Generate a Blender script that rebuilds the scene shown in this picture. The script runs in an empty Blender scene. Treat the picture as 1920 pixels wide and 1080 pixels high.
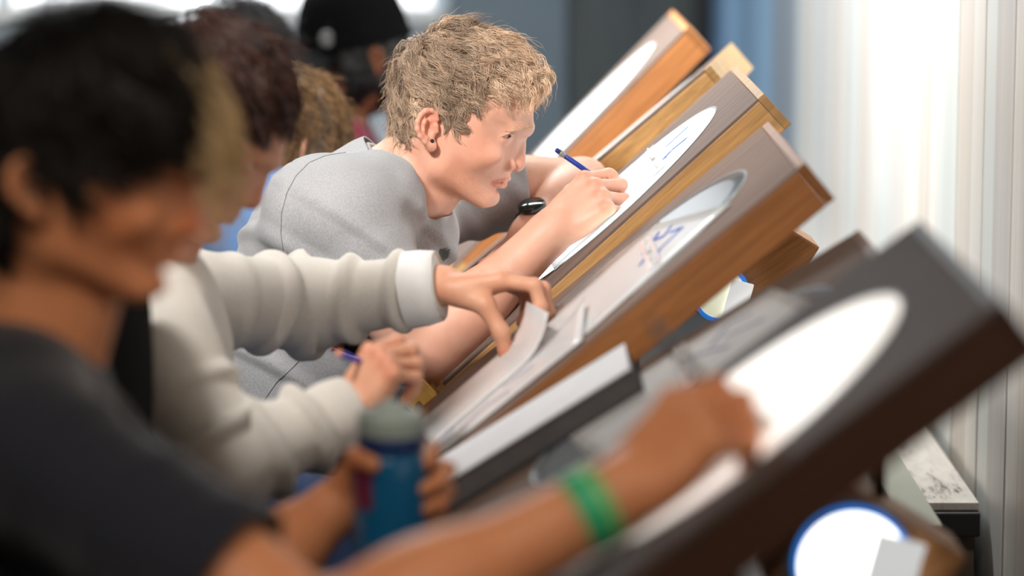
import bpy, bmesh, math, random
import numpy as np
from mathutils import Vector, Matrix

random.seed(7)
rng = np.random.default_rng(11)
scn = bpy.context.scene
COL = scn.collection

# ------------------------------------------------------------------ camera
H = 1.45                      # eye height of the photographer
FPX = 5600.0                  # focal length in pixels of a 1920 wide frame (105 mm)
PITCH = math.atan(850.0 / FPX)
cam_d = bpy.data.cameras.new('camera')
cam = bpy.data.objects.new('camera', cam_d)
COL.objects.link(cam)
cam.location = (0, 0, H)
cam.rotation_euler = (math.pi / 2 - PITCH, 0, 0)
cam_d.sensor_width = 36.0
cam_d.lens = 105.0
cam_d.clip_start = 0.05
cam_d.dof.use_dof = True
cam_d.dof.focus_distance = 4.33
cam_d.dof.aperture_fstop = 1.9
cam_d.dof.aperture_blades = 9
scn.camera = cam

# ------------------------------------------------------------------ world and exposure
world = bpy.data.worlds.new('world')
scn.world = world
world.use_nodes = True
world.node_tree.nodes['Background'].inputs[0].default_value = (0.80, 0.88, 1.0, 1)
world.node_tree.nodes['Background'].inputs[1].default_value = 0.10
scn.view_settings.view_transform = 'Standard'
scn.view_settings.look = 'None'
scn.view_settings.gamma = 1.0
scn.view_settings.use_curve_mapping = False
scn.view_settings.exposure = 0.12


def area_light(name, loc, rot, sx, sy, power, color=(1, 1, 1), parent=None, spread=math.pi):
    l = bpy.data.lights.new(name, 'AREA')
    l.shape = 'RECTANGLE'
    l.size = sx
    l.size_y = sy
    l.energy = power
    l.color = color
    l.spread = spread
    o = bpy.data.objects.new(name, l)
    o.location = loc
    o.rotation_euler = rot
    COL.objects.link(o)
    if parent:
        o.parent = parent
    return o


# unseen lamps: a spot inferred from the light, the others added (housings built with the room)
LAMPS = [
    # (position, aim direction, size_x, size_y, power, colour)
    ((-0.95, 2.55, 2.45), (0.70, 1.85, -1.38), 0.30, 0.30, 11.5, (1.0, 0.95, 0.91), math.radians(70)),
    ((-1.00, 6.90, 2.62), (0.0, 0.0, -1.0), 0.35, 1.3, 85, (0.92, 0.97, 1.0), math.pi),  # added, unseen: ambient light and a brighter back wall
    ((0.05, 5.45, 2.30), (0.62, 0.0, -0.95), 0.14, 1.0, 31, (0.97, 1.0, 0.97), math.radians(120)),  # added, unseen: makes the bright band on the right wall
    ((-0.30, 0.90, 2.62), (0.10, 0.35, -0.92), 1.2, 0.35, 25, (1.0, 0.88, 0.76), math.pi),  # added, unseen: broad fill for the foreground people
]


def aim(d):
    return Vector(d).to_track_quat('-Z', 'Y').to_euler()


for lpos, ldir, sx, sy, pw, lc, spr in LAMPS:
    area_light('unseen_lamp_light', lpos, aim(ldir), sx, sy, pw, lc, None, spr)


# ------------------------------------------------------------------ helpers
def W(px, py, Y):
    """point of the world plane y = Y that the photograph shows at pixel (px, py)"""
    f = np.array([0, math.cos(PITCH), -math.sin(PITCH)])
    u = np.array([0, math.sin(PITCH), math.cos(PITCH)])
    d = f * FPX + np.array([1.0, 0, 0]) * (px - 960.0) - u * (py - 540.0)
    t = Y / d[1]
    return np.array([0, 0, H]) + d * t


def nrm(v):
    v = np.asarray(v, float)
    return v / (np.linalg.norm(v) + 1e-12)


def setp(o, label=None, cat=None, group=None, kind=None):
    if label:
        o['label'] = label
    if cat:
        o['category'] = cat
    if group:
        o['group'] = group
    if kind:
        o['kind'] = kind
    return o


def empty(name, loc=(0, 0, 0)):
    o = bpy.data.objects.new(name, None)
    o.empty_display_size = 0.05
    o.location = loc
    COL.objects.link(o)
    return o


def link_mesh(name, me, m, parent=None):
    o = bpy.data.objects.new(name, me)
    COL.objects.link(o)
    if m is not None:
        me.materials.clear()
        me.materials.append(m)
    if parent is not None:
        o.parent = parent
        pl = parent.location
        par = parent.parent
        while par is not None:
            pl = pl + par.location
            par = par.parent
        o.location = -pl          # parts are modelled in world space
    return o


def np_mesh(name, V, F, smooth=True):
    """mesh from numpy verts and faces (all tris or all quads)"""
    me = bpy.data.meshes.new(name)
    V = np.asarray(V, np.float32)
    F = np.asarray(F, np.int32)
    k = F.shape[1]
    me.vertices.add(len(V))
    me.vertices.foreach_set('co', V.ravel())
    me.loops.add(F.size)
    me.loops.foreach_set('vertex_index', F.ravel())
    me.polygons.add(len(F))
    me.polygons.foreach_set('loop_start', np.arange(0, F.size, k, dtype=np.int32))
    me.polygons.foreach_set('loop_total', np.full(len(F), k, np.int32))
    if smooth:
        me.polygons.foreach_set('use_smooth', np.ones(len(F), bool))
    me.update(calc_edges=True)
    me.validate()
    return me


def set_cols(me, cols, name='tint'):
    a = me.color_attributes.new(name, 'FLOAT_COLOR', 'POINT')
    c = np.ones((len(me.vertices), 4), np.float32)
    c[:, :3] = cols
    a.data.foreach_set('color', c.ravel())


class BM:
    """collects shapes in one bmesh; world-space coordinates"""

    def __init__(s):
        s.b = bmesh.new()

    def box(s, c, ex, ey, ez, hx, hy, hz, bev=0.0):
        """oriented box: centre, three axes, half sizes"""
        c, ex, ey, ez = [np.asarray(q, float) for q in (c, ex, ey, ez)]
        vs = []
        for i in (-1, 1):
            for j in (-1, 1):
                for k in (-1, 1):
                    vs.append(s.b.verts.new(c + ex * hx * i + ey * hy * j + ez * hz * k))
        fs = []
        for q in ((0, 1, 3, 2), (4, 6, 7, 5), (0, 4, 5, 1), (2, 3, 7, 6), (0, 2, 6, 4), (1, 5, 7, 3)):
            fs.append(s.b.faces.new([vs[t] for t in q]))
        if bev > 0:
            es = list({e for f in fs for e in f.edges})
            bmesh.ops.bevel(s.b, geom=es, offset=bev, segments=2, affect='EDGES', profile=0.6)
        return s

    def abox(s, x0, x1, y0, y1, z0, z1, bev=0.0):
        return s.box(((x0 + x1) / 2, (y0 + y1) / 2, (z0 + z1) / 2), (1, 0, 0), (0, 1, 0), (0, 0, 1),
                     (x1 - x0) / 2, (y1 - y0) / 2, (z1 - z0) / 2, bev)

    def tube(s, pts, rad, n=12, caps=True):
        pts = [np.asarray(p, float) for p in pts]
        if np.isscalar(rad):
            rad = [rad] * len(pts)
        rings = []
        up = None
        for i, p in enumerate(pts):
            t = nrm(pts[min(i + 1, len(pts) - 1)] - pts[max(i - 1, 0)])
            if up is None:
                a = np.array([0, 0, 1.0]) if abs(t[2]) < 0.9 else np.array([1.0, 0, 0])
            else:
                a = up
            u = nrm(a - t * np.dot(a, t))
            up = u
            v = np.cross(t, u)
            rings.append([s.b.verts.new(p + rad[i] * (math.cos(2 * math.pi * k / n) * u + math.sin(2 * math.pi * k / n) * v))
                          for k in range(n)])
        for a, b in zip(rings[:-1], rings[1:]):
            for k in range(n):
                f = s.b.faces.new((a[k], a[(k + 1) % n], b[(k + 1) % n], b[k]))
                f.smooth = True
        if caps:
            s.b.faces.new(rings[0][::-1])
            s.b.faces.new(rings[-1])
        return s

    def lathe(s, base, axis, prof, n=40, u=None):
        """profile [(radius, height)] turned about axis from base"""
        base = np.asarray(base, float)
        t = nrm(axis)
        a = np.array([0, 0, 1.0]) if abs(t[2]) < 0.9 else np.array([1.0, 0, 0])
        if u is not None:
            a = np.asarray(u, float)
        u = nrm(a - t * np.dot(a, t))
        v = np.cross(t, u)
        rings = []
        for r, h in prof:
            rings.append([s.b.verts.new(base + t * h + max(r, 1e-5) * (math.cos(2 * math.pi * k / n) * u + math.sin(2 * math.pi * k / n) * v))
                          for k in range(n)])
        for a_, b_ in zip(rings[:-1], rings[1:]):
            for k in range(n):
                f = s.b.faces.new((a_[k], a_[(k + 1) % n], b_[(k + 1) % n], b_[k]))
                f.smooth = True
        s.b.faces.new(rings[0][::-1])
        s.b.faces.new(rings[-1])
        return s

    def grid(s, fn, nu, nv):
        """sheet of points fn(u, v), u and v in 0..1"""
        vs = [[s.b.verts.new(fn(i / nu, j / nv)) for j in range(nv + 1)] for i in range(nu + 1)]
        for i in range(nu):
            for j in range(nv):
                f = s.b.faces.new((vs[i][j], vs[i + 1][j], vs[i + 1][j + 1], vs[i][j + 1]))
                f.smooth = True
        return s

    def out(s, name, m, parent=None, solid=0.0):
        if solid:
            bmesh.ops.recalc_face_normals(s.b, faces=s.b.faces)
            bmesh.ops.solidify(s.b, geom=s.b.faces[:], thickness=solid)
        bmesh.ops.recalc_face_normals(s.b, faces=s.b.faces)
        me = bpy.data.meshes.new(name)
        s.b.to_mesh(me)
        s.b.free()
        return link_mesh(name, me, m, parent)


# ------------------------------------------------------------------ materials
def lin(r, g, b):
    def f(c):
        c /= 255.0
        return c / 12.92 if c <= 0.04045 else ((c + 0.055) / 1.055) ** 2.4
    return (f(r), f(g), f(b))


class Mat:
    def __init__(s, name):
        s.m = bpy.data.materials.new(name)
        s.m.use_nodes = True
        s.nt = s.m.node_tree
        s.n = s.nt.nodes
        s.bsdf = s.n['Principled BSDF']

    def node(s, t, **kw):
        nd = s.n.new(t)
        for k, v in kw.items():
            setattr(nd, k, v)
        return nd

    def link(s, a, b):
        s.nt.links.new(a, b)
        return s

    def set(s, **kw):
        for k, v in kw.items():
            inp = s.bsdf.inputs[k.replace('_', ' ')]
            inp.default_value = (*v, 1) if isinstance(v, tuple) and len(v) == 3 and inp.type == 'RGBA' else v
        return s

    def coords(s, scale=(1, 1, 1), rot=(0, 0, 0), kind='Object'):
        tc = s.node('ShaderNodeTexCoord')
        mp = s.node('ShaderNodeMapping', vector_type='TEXTURE')      # turn first, scale after
        mp.inputs['Scale'].default_value = tuple(1.0 / q for q in scale)
        mp.inputs['Rotation'].default_value = rot
        s.link(tc.outputs[kind], mp.inputs['Vector'])
        return mp.outputs['Vector']

    def noise(s, vec, scale, detail=4, rough=0.55, dist=0.0):
        t = s.node('ShaderNodeTexNoise')
        t.inputs['Scale'].default_value = scale
        t.inputs['Detail'].default_value = detail
        t.inputs['Roughness'].default_value = rough
        t.inputs['Distortion'].default_value = dist
        s.link(vec, t.inputs['Vector'])
        return t.outputs['Fac']

    def ramp(s, fac, stops):
        r = s.node('ShaderNodeValToRGB')
        el = r.color_ramp.elements
        while len(el) < len(stops):
            el.new(0.5)
        for e, (p, c) in zip(el, stops):
            e.position = p
            e.color = (*c, 1)
        s.link(fac, r.inputs['Fac'])
        return r.outputs['Color']

    def bump(s, fac, strength=0.2, dist=0.002):
        b = s.node('ShaderNodeBump')
        b.inputs['Strength'].default_value = strength
        b.inputs['Distance'].default_value = dist
        s.link(fac, b.inputs['Height'])
        s.link(b.outputs['Normal'], s.bsdf.inputs['Normal'])
        return s

    def color(s, out):
        s.link(out, s.bsdf.inputs['Base Color'])
        return s

    def mul(s, a, b, mode='MULTIPLY', fac=1.0):
        mx = s.node('ShaderNodeMix', data_type='RGBA', blend_type=mode)
        mx.inputs['Factor'].default_value = fac
        s.link(a, mx.inputs['A'])
        s.link(b, mx.inputs['B'])
        return mx.outputs['Result']


def plain(name, col, rough=0.6, var=0.12, scale=9.0, **kw):
    M = Mat(name).set(Roughness=rough, **kw)
    n = M.noise(M.coords(), scale)
    lo = tuple(c * (1 - var) for c in col)
    hi = tuple(min(1, c * (1 + var)) for c in col)
    M.color(M.ramp(n, [(0.3, lo), (0.7, hi)]))
    return M.m


def wood(name, c0, c1, c2, rough=0.45, tilt=0.0, scale=1.0, coat=0.0, spec=.5):
    """straight grain that runs along local x after turning by tilt about y"""
    M = Mat(name).set(Roughness=rough, Specular_IOR_Level=spec)
    if coat:
        M.set(Coat_Weight=coat, Coat_Roughness=0.12)
    v = M.coords((4 * scale, 60 * scale, 60 * scale), (0, tilt, 0))
    n1 = M.noise(v, 1.0, 6, 0.6, 0.6)
    v2 = M.coords((9 * scale, 220 * scale, 220 * scale), (0, tilt, 0))
    n2 = M.noise(v2, 1.0, 3, 0.7)
    a = M.ramp(n1, [(0.28, c0), (0.5, c1), (0.75, c2)])
    b = M.ramp(n2, [(0.3, (0.72, 0.70, 0.68)), (0.6, (1, 1, 1))])
    M.color(M.mul(a, b))
    M.bump(n2, 0.12, 0.0008)
    return M.m


def cloth(name, col, rough=0.9, heather=0.0, weave=900.0, tinted=False, bump=0.25, sheen=.2, spec=.3):
    M = Mat(name).set(Roughness=rough, Specular_IOR_Level=spec)
    M.set(Sheen_Weight=sheen, Sheen_Roughness=0.5)
    v = M.coords()
    n = M.noise(v, weave, 2, 0.6)
    big = M.noise(v, 6, 3)
    dk = tuple(c * (1 - 0.04 - heather * 1.4) for c in col)
    lt = tuple(min(1, c * (1 + 0.03 + heather)) for c in col)
    vs = M.coords((1.0, 1.0, 0.35))
    nh = M.noise(vs, 700, 3, 0.7)
    a = M.ramp(nh, [(0.36, dk), (0.62, lt)])
    b = M.ramp(big, [(0.3, (0.93, 0.93, 0.93)), (0.7, (1, 1, 1))])
    c = M.mul(a, b)
    if tinted:
        at = M.node('ShaderNodeVertexColor', layer_name='tint')
        c = M.mul(c, at.outputs['Color'])
    M.color(c)
    M.bump(n, bump, 0.0006)
    return M.m


def skin(name, col, sub=0.12):
    M = Mat(name).set(Roughness=0.5, Subsurface_Weight=sub, Subsurface_Scale=0.006,
                      Subsurface_Radius=(1.0, 0.35, 0.18), Specular_IOR_Level=0.4)
    v = M.coords()
    n = M.noise(v, 26, 5, 0.6)
    fine = M.noise(v, 520, 2, 0.6)
    a = M.ramp(n, [(0.3, tuple(c * k for c, k in zip(col, (0.94, 0.86, 0.84)))), (0.7, tuple(min(1, c * k) for c, k in zip(col, (1.03, 1.06, 1.07))))])
    at = M.node('ShaderNodeVertexColor', layer_name='tint')
    c = M.mul(a, at.outputs['Color'])
    M.color(c)
    M.bump(fine, 0.10, 0.0005)
    return M.m


def hairmat(name, c0, c1, rough=0.42):
    M = Mat(name).set(Roughness=rough, Specular_IOR_Level=0.5)
    at = M.node('ShaderNodeVertexColor', layer_name='tint')
    n = M.noise(M.coords(), 60, 3)
    a = M.ramp(n, [(0.3, c0), (0.7, c1)])
    M.color(M.mul(a, at.outputs['Color']))
    return M.m


def emit(name, col, strength, base=(0.8, 0.8, 0.8), rough=0.15):
    M = Mat(name).set(Base_Color=base, Roughness=rough, Emission_Color=col, Emission_Strength=strength)
    return M.m


# ================================================================== THE ROOM
WALLX = 0.72
YB = 9.4
XL = -3.2
YN = -1.4
ZC = 2.75

m_floor = plain('floor concrete', lin(92, 88, 84), 0.55, 0.15, 3)
m_ceil = plain('ceiling paint', lin(205, 205, 200), 0.8, 0.03, 2)
m_back = plain('slate blue paint', lin(112, 124, 132), 0.7, 0.05, 1.5)
m_backl = plain('pale grey paint', lin(188, 197, 203), 0.7, 0.04, 1.5)
m_leftw = plain('left wall paint', lin(120, 118, 114), 0.8, 0.05, 2)
m_black = plain('black paint', lin(28, 29, 30), 0.5, 0.1, 8)
m_white = plain('white paint', lin(225, 225, 222), 0.5, 0.03, 4)
m_grey = plain('grey metal', lin(150, 152, 150), 0.35, 0.06, 10, Metallic=0.7)


def struct(name, bm, m, parent=None):
    o = bm.out(name, m, parent)
    if parent is None:
        o['kind'] = 'structure'
    return o


struct('floor', BM().abox(XL - .1, WALLX + .1, YN, YB + .1, -0.06, 0), m_floor)
struct('ceiling', BM().abox(XL - .1, WALLX + .1, YN, YB + .1, ZC, ZC + .06), m_ceil)
struct('wall_left', BM().abox(XL - .1, XL, YN, YB, 0, ZC), m_leftw)
struct('wall_front', BM().abox(XL, WALLX, YN - .1, YN, 0, ZC), m_leftw)

# back wall: slab and the panels that face it
wb = struct('wall_back', BM().abox(XL, WALLX, YB, YB + .1, 0, ZC), m_back)
dk = Mat('dark stained board').set(Roughness=0.5)
v = dk.coords((30, 30, 2.0))
dk.color(dk.ramp(dk.noise(v, 1.2, 4), [(0.3, lin(58, 62, 63)), (0.7, lin(84, 90, 90))]))


def xat(px, Y):
    return float(W(px, 0, Y)[0])


def zat(py, Y):
    return float(W(960, py, Y)[2])


YP = YB - 0.03
panels = [(XL + .02, xat(842, YP), m_backl), (xat(846, YP), xat(1062, YP), m_back), (xat(1070, YP), xat(1302, YP), dk.m)]
for a, b, mm in panels:
    struct('panel', BM().abox(a, b, YP, YB - .001, 0.1, ZC - .02, 0.004), mm, wb)
struct('corner_post', BM().abox(xat(1300, YP), xat(1334, YP), YP - .06, YB - .001, 0, ZC - .01, 0.003), m_black, wb)

# high window band in the back wall
zw = zat(14, YP - .05)
wx0, wx1 = XL + .25, xat(828, YP)
win = struct('window_1', BM().abox(wx0, wx1, YP - .045, YP - .001, zw - .05, zw, 0.004), m_white)
struct('window_frame', BM().abox(wx0, wx1, YP - .045, YP - .001, zw + .62, zw + .68, 0.004), m_white, win)
npane = 4
m_pane = emit('daylit frosted pane', (0.93, 0.96, 1.0), 1.5)
for i in range(npane):
    a = wx0 + (wx1 - wx0) * i / npane
    b = wx0 + (wx1 - wx0) * (i + 1) / npane
    struct('pane', BM().abox(a + .03, b - .03, YP - .028, YP - .016, zw, zw + .62), m_pane, win)
    struct('window_frame', BM().abox(a, a + .03, YP - .045, YP - .001, zw, zw + .62), m_white, win)

# right wall: tall upright ribbed panels of pale brushed sheet
wr = struct('wall_right', BM().abox(WALLX + .02, WALLX + .12, YN, YB, 0, ZC), m_leftw)


def ribmat(name, col, rough):
    M = Mat(name).set(Roughness=rough, Metallic=0.2, Specular_IOR_Level=0.6)
    v = M.coords((1, 9, 0.12))
    n = M.noise(v, 1.0, 4, 0.6)
    c = M.ramp(n, [(0.25, tuple(q * 0.86 for q in col)), (0.7, tuple(min(1, q * 1.1) for q in col))])
    M.color(c)
    v2 = M.coords((1, 110, 0.6))
    M.bump(M.noise(v2, 1.0, 3, 0.7), 0.3, 0.003)
    return M.m


ribs = [ribmat('brushed sheet pale', lin(226, 222, 217), 0.44), ribmat('brushed sheet warm', lin(214, 206, 198), 0.48),
        ribmat('brushed sheet cool', lin(219, 223, 221), 0.42), ribmat('brushed sheet grey', lin(212, 209, 206), 0.48)]
blue_door = plain('blue painted sheet', lin(158, 194, 226), 0.5, 0.05, 2)
greyrib = ribmat('brushed sheet mid grey', lin(150, 160, 172), 0.5)
struct('panel', BM().abox(xat(1336, YP), WALLX - .001, YP, YB - .001, 0.02, ZC - .02, 0.003), blue_door, wb)
y = 1.2
i = 0
while y < YB - 0.05:
    wdt = 0.10 + 0.13 * random.random()
    wdt = min(wdt, YB - 0.02 - y)
    if y < 3.6:
        wdt = 0.4
    mm = ribs[[0, 3, 2, 0, 1, 2, 0, 1][i % 8]]
    if y + wdt * .5 > 7.6:
        mm = blue_door if y > 8.25 else greyrib
    pr = 0.002 * (i % 2)
    struct('panel', BM().abox(WALLX - pr, WALLX + .021, y + .0006, y + wdt - .0006, 0.02, ZC - .01, 0.002), mm, wr)
    y += wdt
    i += 1

# housings of the unseen lamps, most of them added for their light
for i, (lpos, ldir, sx, sy, pw, lc, spr) in enumerate(LAMPS):
    R = aim(ldir).to_matrix()
    ex, ey, ez = [np.array(R @ Vector(q)) for q in ((1, 0, 0), (0, 1, 0), (0, 0, 1))]
    c = np.array(lpos)
    rt = empty('unseen_lamp', (lpos[0], lpos[1], lpos[2] + .03))
    BM().box(c + ez * .035, ex, ey, ez, sx / 2 + .03, sy / 2 + .03, .022, .005).out('housing', m_white, rt)
    for s in (-1, 1):
        p = c + (ex * sx if sx > sy else ey * sy) * s * .35 + ez * .05
        BM().tube([p, (p[0], p[1], ZC)], .006, 8).out('hanger', m_black, rt)
    setp(rt, ['square white spotlight aimed at the blond man', 'unseen long white lamp added to light the back of the room',
              'unseen slim white lamp added to brighten the ribbed right wall', 'unseen long white lamp added above the camera to brighten the foreground'][i], 'lamp')

# low ledge with a mottled top along the right wall
LZ = 0.455
led = empty('wall_ledge', (0.6, 4.4, 0))
Mt = Mat('worn pale ledge top').set(Roughness=0.5)
v = Mt.coords((14, 3, 14))
nz = Mt.noise(v, 2.4, 8, 0.75)
Mt.color(Mt.ramp(nz, [(0.36, lin(70, 62, 58)), (0.46, lin(196, 188, 182)), (0.8, lin(224, 218, 212))]))
BM().abox(0.56, WALLX - .016, 4.40, 8.6, LZ - .012, LZ, .002).out('ledge_top', Mt.m, led)
BM().abox(0.56, WALLX - .016, 4.385, 8.6, LZ - .05, LZ - .0125, .003).out('ledge_edge', m_black, led)
BM().abox(0.60, WALLX - .016, 4.44, 8.6, 0.0, LZ - .05).out('ledge_body', plain('ledge body', lin(120, 104, 92), .7), led)
setp(led, 'low wall ledge with worn mottled top and black front edge', 'ledge')

# rails of the desk stand behind the boards
m_rail = plain('pale green grey paint', lin(176, 180, 164), 0.5, 0.05, 6)
m_dkwood = plain('brown end grain', lin(112, 66, 40), 0.6, 0.15, 40)


def rail(name, x0, x1, y0, y1, z, lab):
    r = empty(name, ((x0 + x1) / 2, y0, 0))
    BM().abox(x0, x1, y0, y1, z - .014, z, .002).out('rail_top', m_rail, r)
    BM().box(((x0 + x1) / 2 - (x1 - x0) * .55, (y0 + y1) / 2, z - .034), nrm((.75, 0, .66)), (0, 1, 0), nrm((-.66, 0, .75)), .028, (y1 - y0) / 2, .004).out('rail_apron', m_rail, r)
    BM().abox(x0, x1, y0 - .006, y0, z - .017, z - .001, .001).out('end_cap', m_dkwood, r)
    for yy in (y0 + .25, y1 - .25):
        BM().abox(x0 + .01, x1 - .01, yy - .02, yy + .02, 0, z - .0145, .002).out('post', m_dkwood, r)
    setp(r, lab, 'rail')


rail('stand_rail', 0.515, 0.565, 3.83, 5.9, 0.555, 'pale painted wooden rail behind the desks with a brown cut end')
rail('stand_rail', 0.545, 0.585, 3.30, 3.74, 0.42, 'short lower pale rail at the bottom right behind the nearest desk')

# ================================================================== LIGHT DESKS
DL, DW, DT = 0.62, 0.52, 0.058        # board length along the slope, width, thickness
DISC_R, DISC_OFF = 0.20, 0.265


class Desk:
    pass


m_ring = plain('aluminium ring', lin(150, 154, 156), 0.45, 0.05, 20, Metallic=0.3)
m_clear = plain('clear acrylic pegs', lin(214, 216, 218), 0.15, 0.05, 20)
m_blue = emit('blue tape with painted glow', (0.03, 0.26, 0.85), 0.5, lin(36, 104, 196), .6)  # tape emits its own glow in place of lens light shining through
m_steel = plain('dark steel', lin(52, 52, 54), 0.45, 0.1, 20, Metallic=0.6)
m_lamp = emit('lamp lens', (1.0, 0.98, 0.90), 2.2)
m_lampy = emit('warm lamp lens', (0.95, 0.95, 0.66), 0.55)
m_gel = emit('grey diffuser with painted glow', (0.9, 0.92, 0.92), 0.55)  # emission stands in for lamp light coming through the shade


def desk(key, p_top, p_low, Y, near, lit, label, woodset, side_cols, yaw=0.0):
    a, b = W(*p_top, Y), W(*p_low, Y)
    t = math.atan2(a[2] - b[2], a[0] - b[0])
    D = Desk()
    D.t = t
    ex = np.array([-math.cos(t), 0, -math.sin(t)])      # down the slope
    ey = np.array([0, 1.0, 0])
    if yaw:
        c_, s_ = math.cos(yaw), math.sin(yaw)
        ex = np.array([ex[0] * c_, ex[0] * s_, ex[2]])
        ey = np.array([-s_, c_, 0])
    en = np.cross(ex, ey)
    if en[2] < 0:
        en = -en
    org = a if near else a - ey * DW
    D.o, D.ex, D.ey, D.en = org, ex, ey, en
    D.P = lambda u, w, h=0.0: org + ex * u + ey * w + en * h
    c = D.P(DL / 2, DW / 2)
    rt = empty('light_desk', (c[0], c[1], 0))
    D.root = rt
    oak, top, endw = woodset(t, key)
    # frame boards: two sides, two ends, panel on top
    ET = .014
    for w0 in (0.0, DW - ET):
        BM().box(D.P(DL / 2, w0 + ET / 2, -DT / 2 - .002), ex, ey, en, DL / 2 - .0125, ET / 2, DT / 2 - .002, .0012).out('side_board', oak, rt)
    for u0 in (0.0, DL - .012):
        BM().box(D.P(u0 + .006, DW / 2, -DT / 2), ex, ey, en, .006, DW / 2, DT / 2, .0012).out('end_board', endw, rt)
    BM().box(D.P(DL / 2, DW / 2, -.003), ex, ey, en, DL / 2 - .0125, DW / 2 - .0005, .003, .0006).out('top_panel', top, rt)
    BM().box(D.P(DL / 2, DW / 2, -DT + .010), ex, ey, en, DL / 2 - .013, DW / 2 - ET - .0005, .004).out('bottom_panel', endw, rt)
    dc = D.P(DISC_OFF, DW / 2)
    D.dc = dc
    BM().lathe(dc, en, [(DISC_R + .001, .0), (DISC_R + .001, .0013), (DISC_R - .0015, .0017), (DISC_R - .0025, .0)], 72).out('disc_ring', m_ring, rt)
    BM().lathe(dc, en, [(DISC_R - .003, .0), (DISC_R - .003, .0012), (DISC_R - .02, .0014)], 72).out('light_disc', lit, rt)
    # ledge that stops paper sliding off the low end
    BM().box(D.P(DL + .004, DW / 2, .001), ex, ey, en, .004, DW / 2 - .004, .009, .002).out('stop_strip', endw, rt)
    # pedestal
    cb = D.P(DL * .55, DW / 2, -DT)
    BM().tube([cb + en * .004, (cb[0] + .03, cb[1], cb[2] - .09), (cb[0] + .03, cb[1], .03)], .024, 16).out('column', m_steel, rt)
    BM().abox(cb[0] - .22, cb[0] + .26, cb[1] - .2, cb[1] + .2, 0, .028, .008).out('foot', m_steel, rt)
    setp(rt, label, 'desk', 'row of slanted light desks')
    return D


def lampbox(D, c, lens_m, lab, r=.058, tape=True, ext=0.0):
    """wooden lamp box hung under a desk with a round lens that faces the row's near end"""
    c = np.asarray(c, float)
    rt = empty('lamp_box', c)
    oak = OAK_WARM
    up = abs(np.dot(D.P(0, 0, -DT) - c, D.en))
    X, Yv, Z = np.array([math.cos(.55), 0, -math.sin(.55)]), np.array([0, 1.0, 0]), np.array([math.sin(.55), 0, math.cos(.55)])
    BM().box(c + X * .018 + Yv * .07 + (-X * .2 + Z) * ext, X, Yv, Z, .012 + r * 1.25 + ext * .5, .055, r * 1.2 + ext, .004).out('box_body', oak, rt)
    BM().lathe(c + Yv * .014, -Yv, [(r, 0), (r, .010), (r * .93, .013), (r * .6, .017)], 40).out('lens', lens_m, rt)
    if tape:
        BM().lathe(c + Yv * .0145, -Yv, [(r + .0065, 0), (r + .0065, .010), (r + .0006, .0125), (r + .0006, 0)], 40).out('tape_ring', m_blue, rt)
    BM().box(c + X * (r * .72) - Yv * .012, nrm(X + .3 * Z), Yv, nrm(Z - .3 * X), r * .46, .002, r * .98, .002).out('lamp_shade', m_gel, rt)
    h0 = c + Yv * .07 + Z * (r * 1.15 + ext * 1.9)
    k = (np.dot(D.P(0, 0, -DT) - h0, D.en)) / D.en[2]
    BM().tube([h0, h0 + np.array([0, 0, k + .004])], .007, 10).out('hanger', m_steel, rt)
    BM().tube([h0 - X * .05, h0 - X * .05 + np.array([0, 0, .03])], .006, 10).out('knob', m_ring, rt)
    setp(rt, lab, 'lamp box', 'lamp boxes under the desks')


def woodset(t, key):
    s = {'A': .60, 'B': .75, 'C': .9, 'D': 1.12, 'E': 1.2, 'F': 1.1}[key]
    base = {'A': (66, 38, 22), 'B': (122, 84, 60), 'C': (168, 110, 62), 'D': (198, 154, 98), 'E': (206, 164, 104), 'F': (222, 150, 88)}[key]  # same oak throughout; shade on the near desk sides is put into the colour
    b = lin(*base)
    oak = wood('oak side ' + key, tuple(c * .72 for c in b), b, tuple(min(1, c * 1.22) for c in b), .5, -t)
    tb = lin(*{'A': (98, 87, 84), 'B': (104, 86, 76), 'C': (134, 111, 99)}.get(key, (124, 107, 99)))
    top = wood('taupe laminate ' + key, tuple(c * .86 for c in tb), tb, tuple(min(1, c * 1.1) for c in tb), .6, -t, .6, spec=.05)
    endw = wood('board end ' + key, tuple(c * .6 for c in b), tuple(c * .72 for c in b), tuple(c * .9 for c in b), .5, -t)
    return oak, top, endw


OAK_WARM = wood('warm oak box', lin(176, 112, 62), lin(204, 140, 84), lin(226, 166, 108), .5, -.6)

disc_off = Mat('unlit frosted glass disc').set(Base_Color=lin(112, 117, 121), Roughness=0.12, Specular_IOR_Level=0.12).m
disc_A = emit('lit disc soft', (1.0, 0.93, 0.85), 0.85, rough=.2)
disc_D = emit('lit disc bright', (0.82, 1.0, 0.93), 1.2, rough=.1)
disc_E = emit('lit disc cool', (0.96, 0.98, 1.0), 0.60, rough=.12)

DA = desk('A', (1880, 560), (1180, 1080), 2.47, True, disc_A, 'nearest slanted light desk with oak side coloured dark for shade, wristband arm resting on it', woodset, None)
DB = desk('B', (1610, 430), (1190, 690), 3.03 + DW, False, disc_off, 'flatter light desk with nobody seated, holding a grey drawing pad', woodset, None)
DC = desk('C', (1509, 304), (830, 862), 3.58, True, disc_off, 'brown light desk with unlit grey disc under the cream sleeved hands', woodset, None)
DD = desk('D', (1432, 175), (1150, 430), 4.15, True, disc_D, 'oak light desk with bright lit disc that the blond man draws on', woodset, None)
DE = desk('E', (1331, 122), (1112, 309), 4.72, True, disc_E, 'pale oak light desk just behind the blond man\'s desk', woodset, None, -0.14)
DF = desk('F', (1290, 50), (1064, 281), 5.32, True, disc_E, 'farthest steep light desk with orange side by the dark wall', woodset, None)

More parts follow.
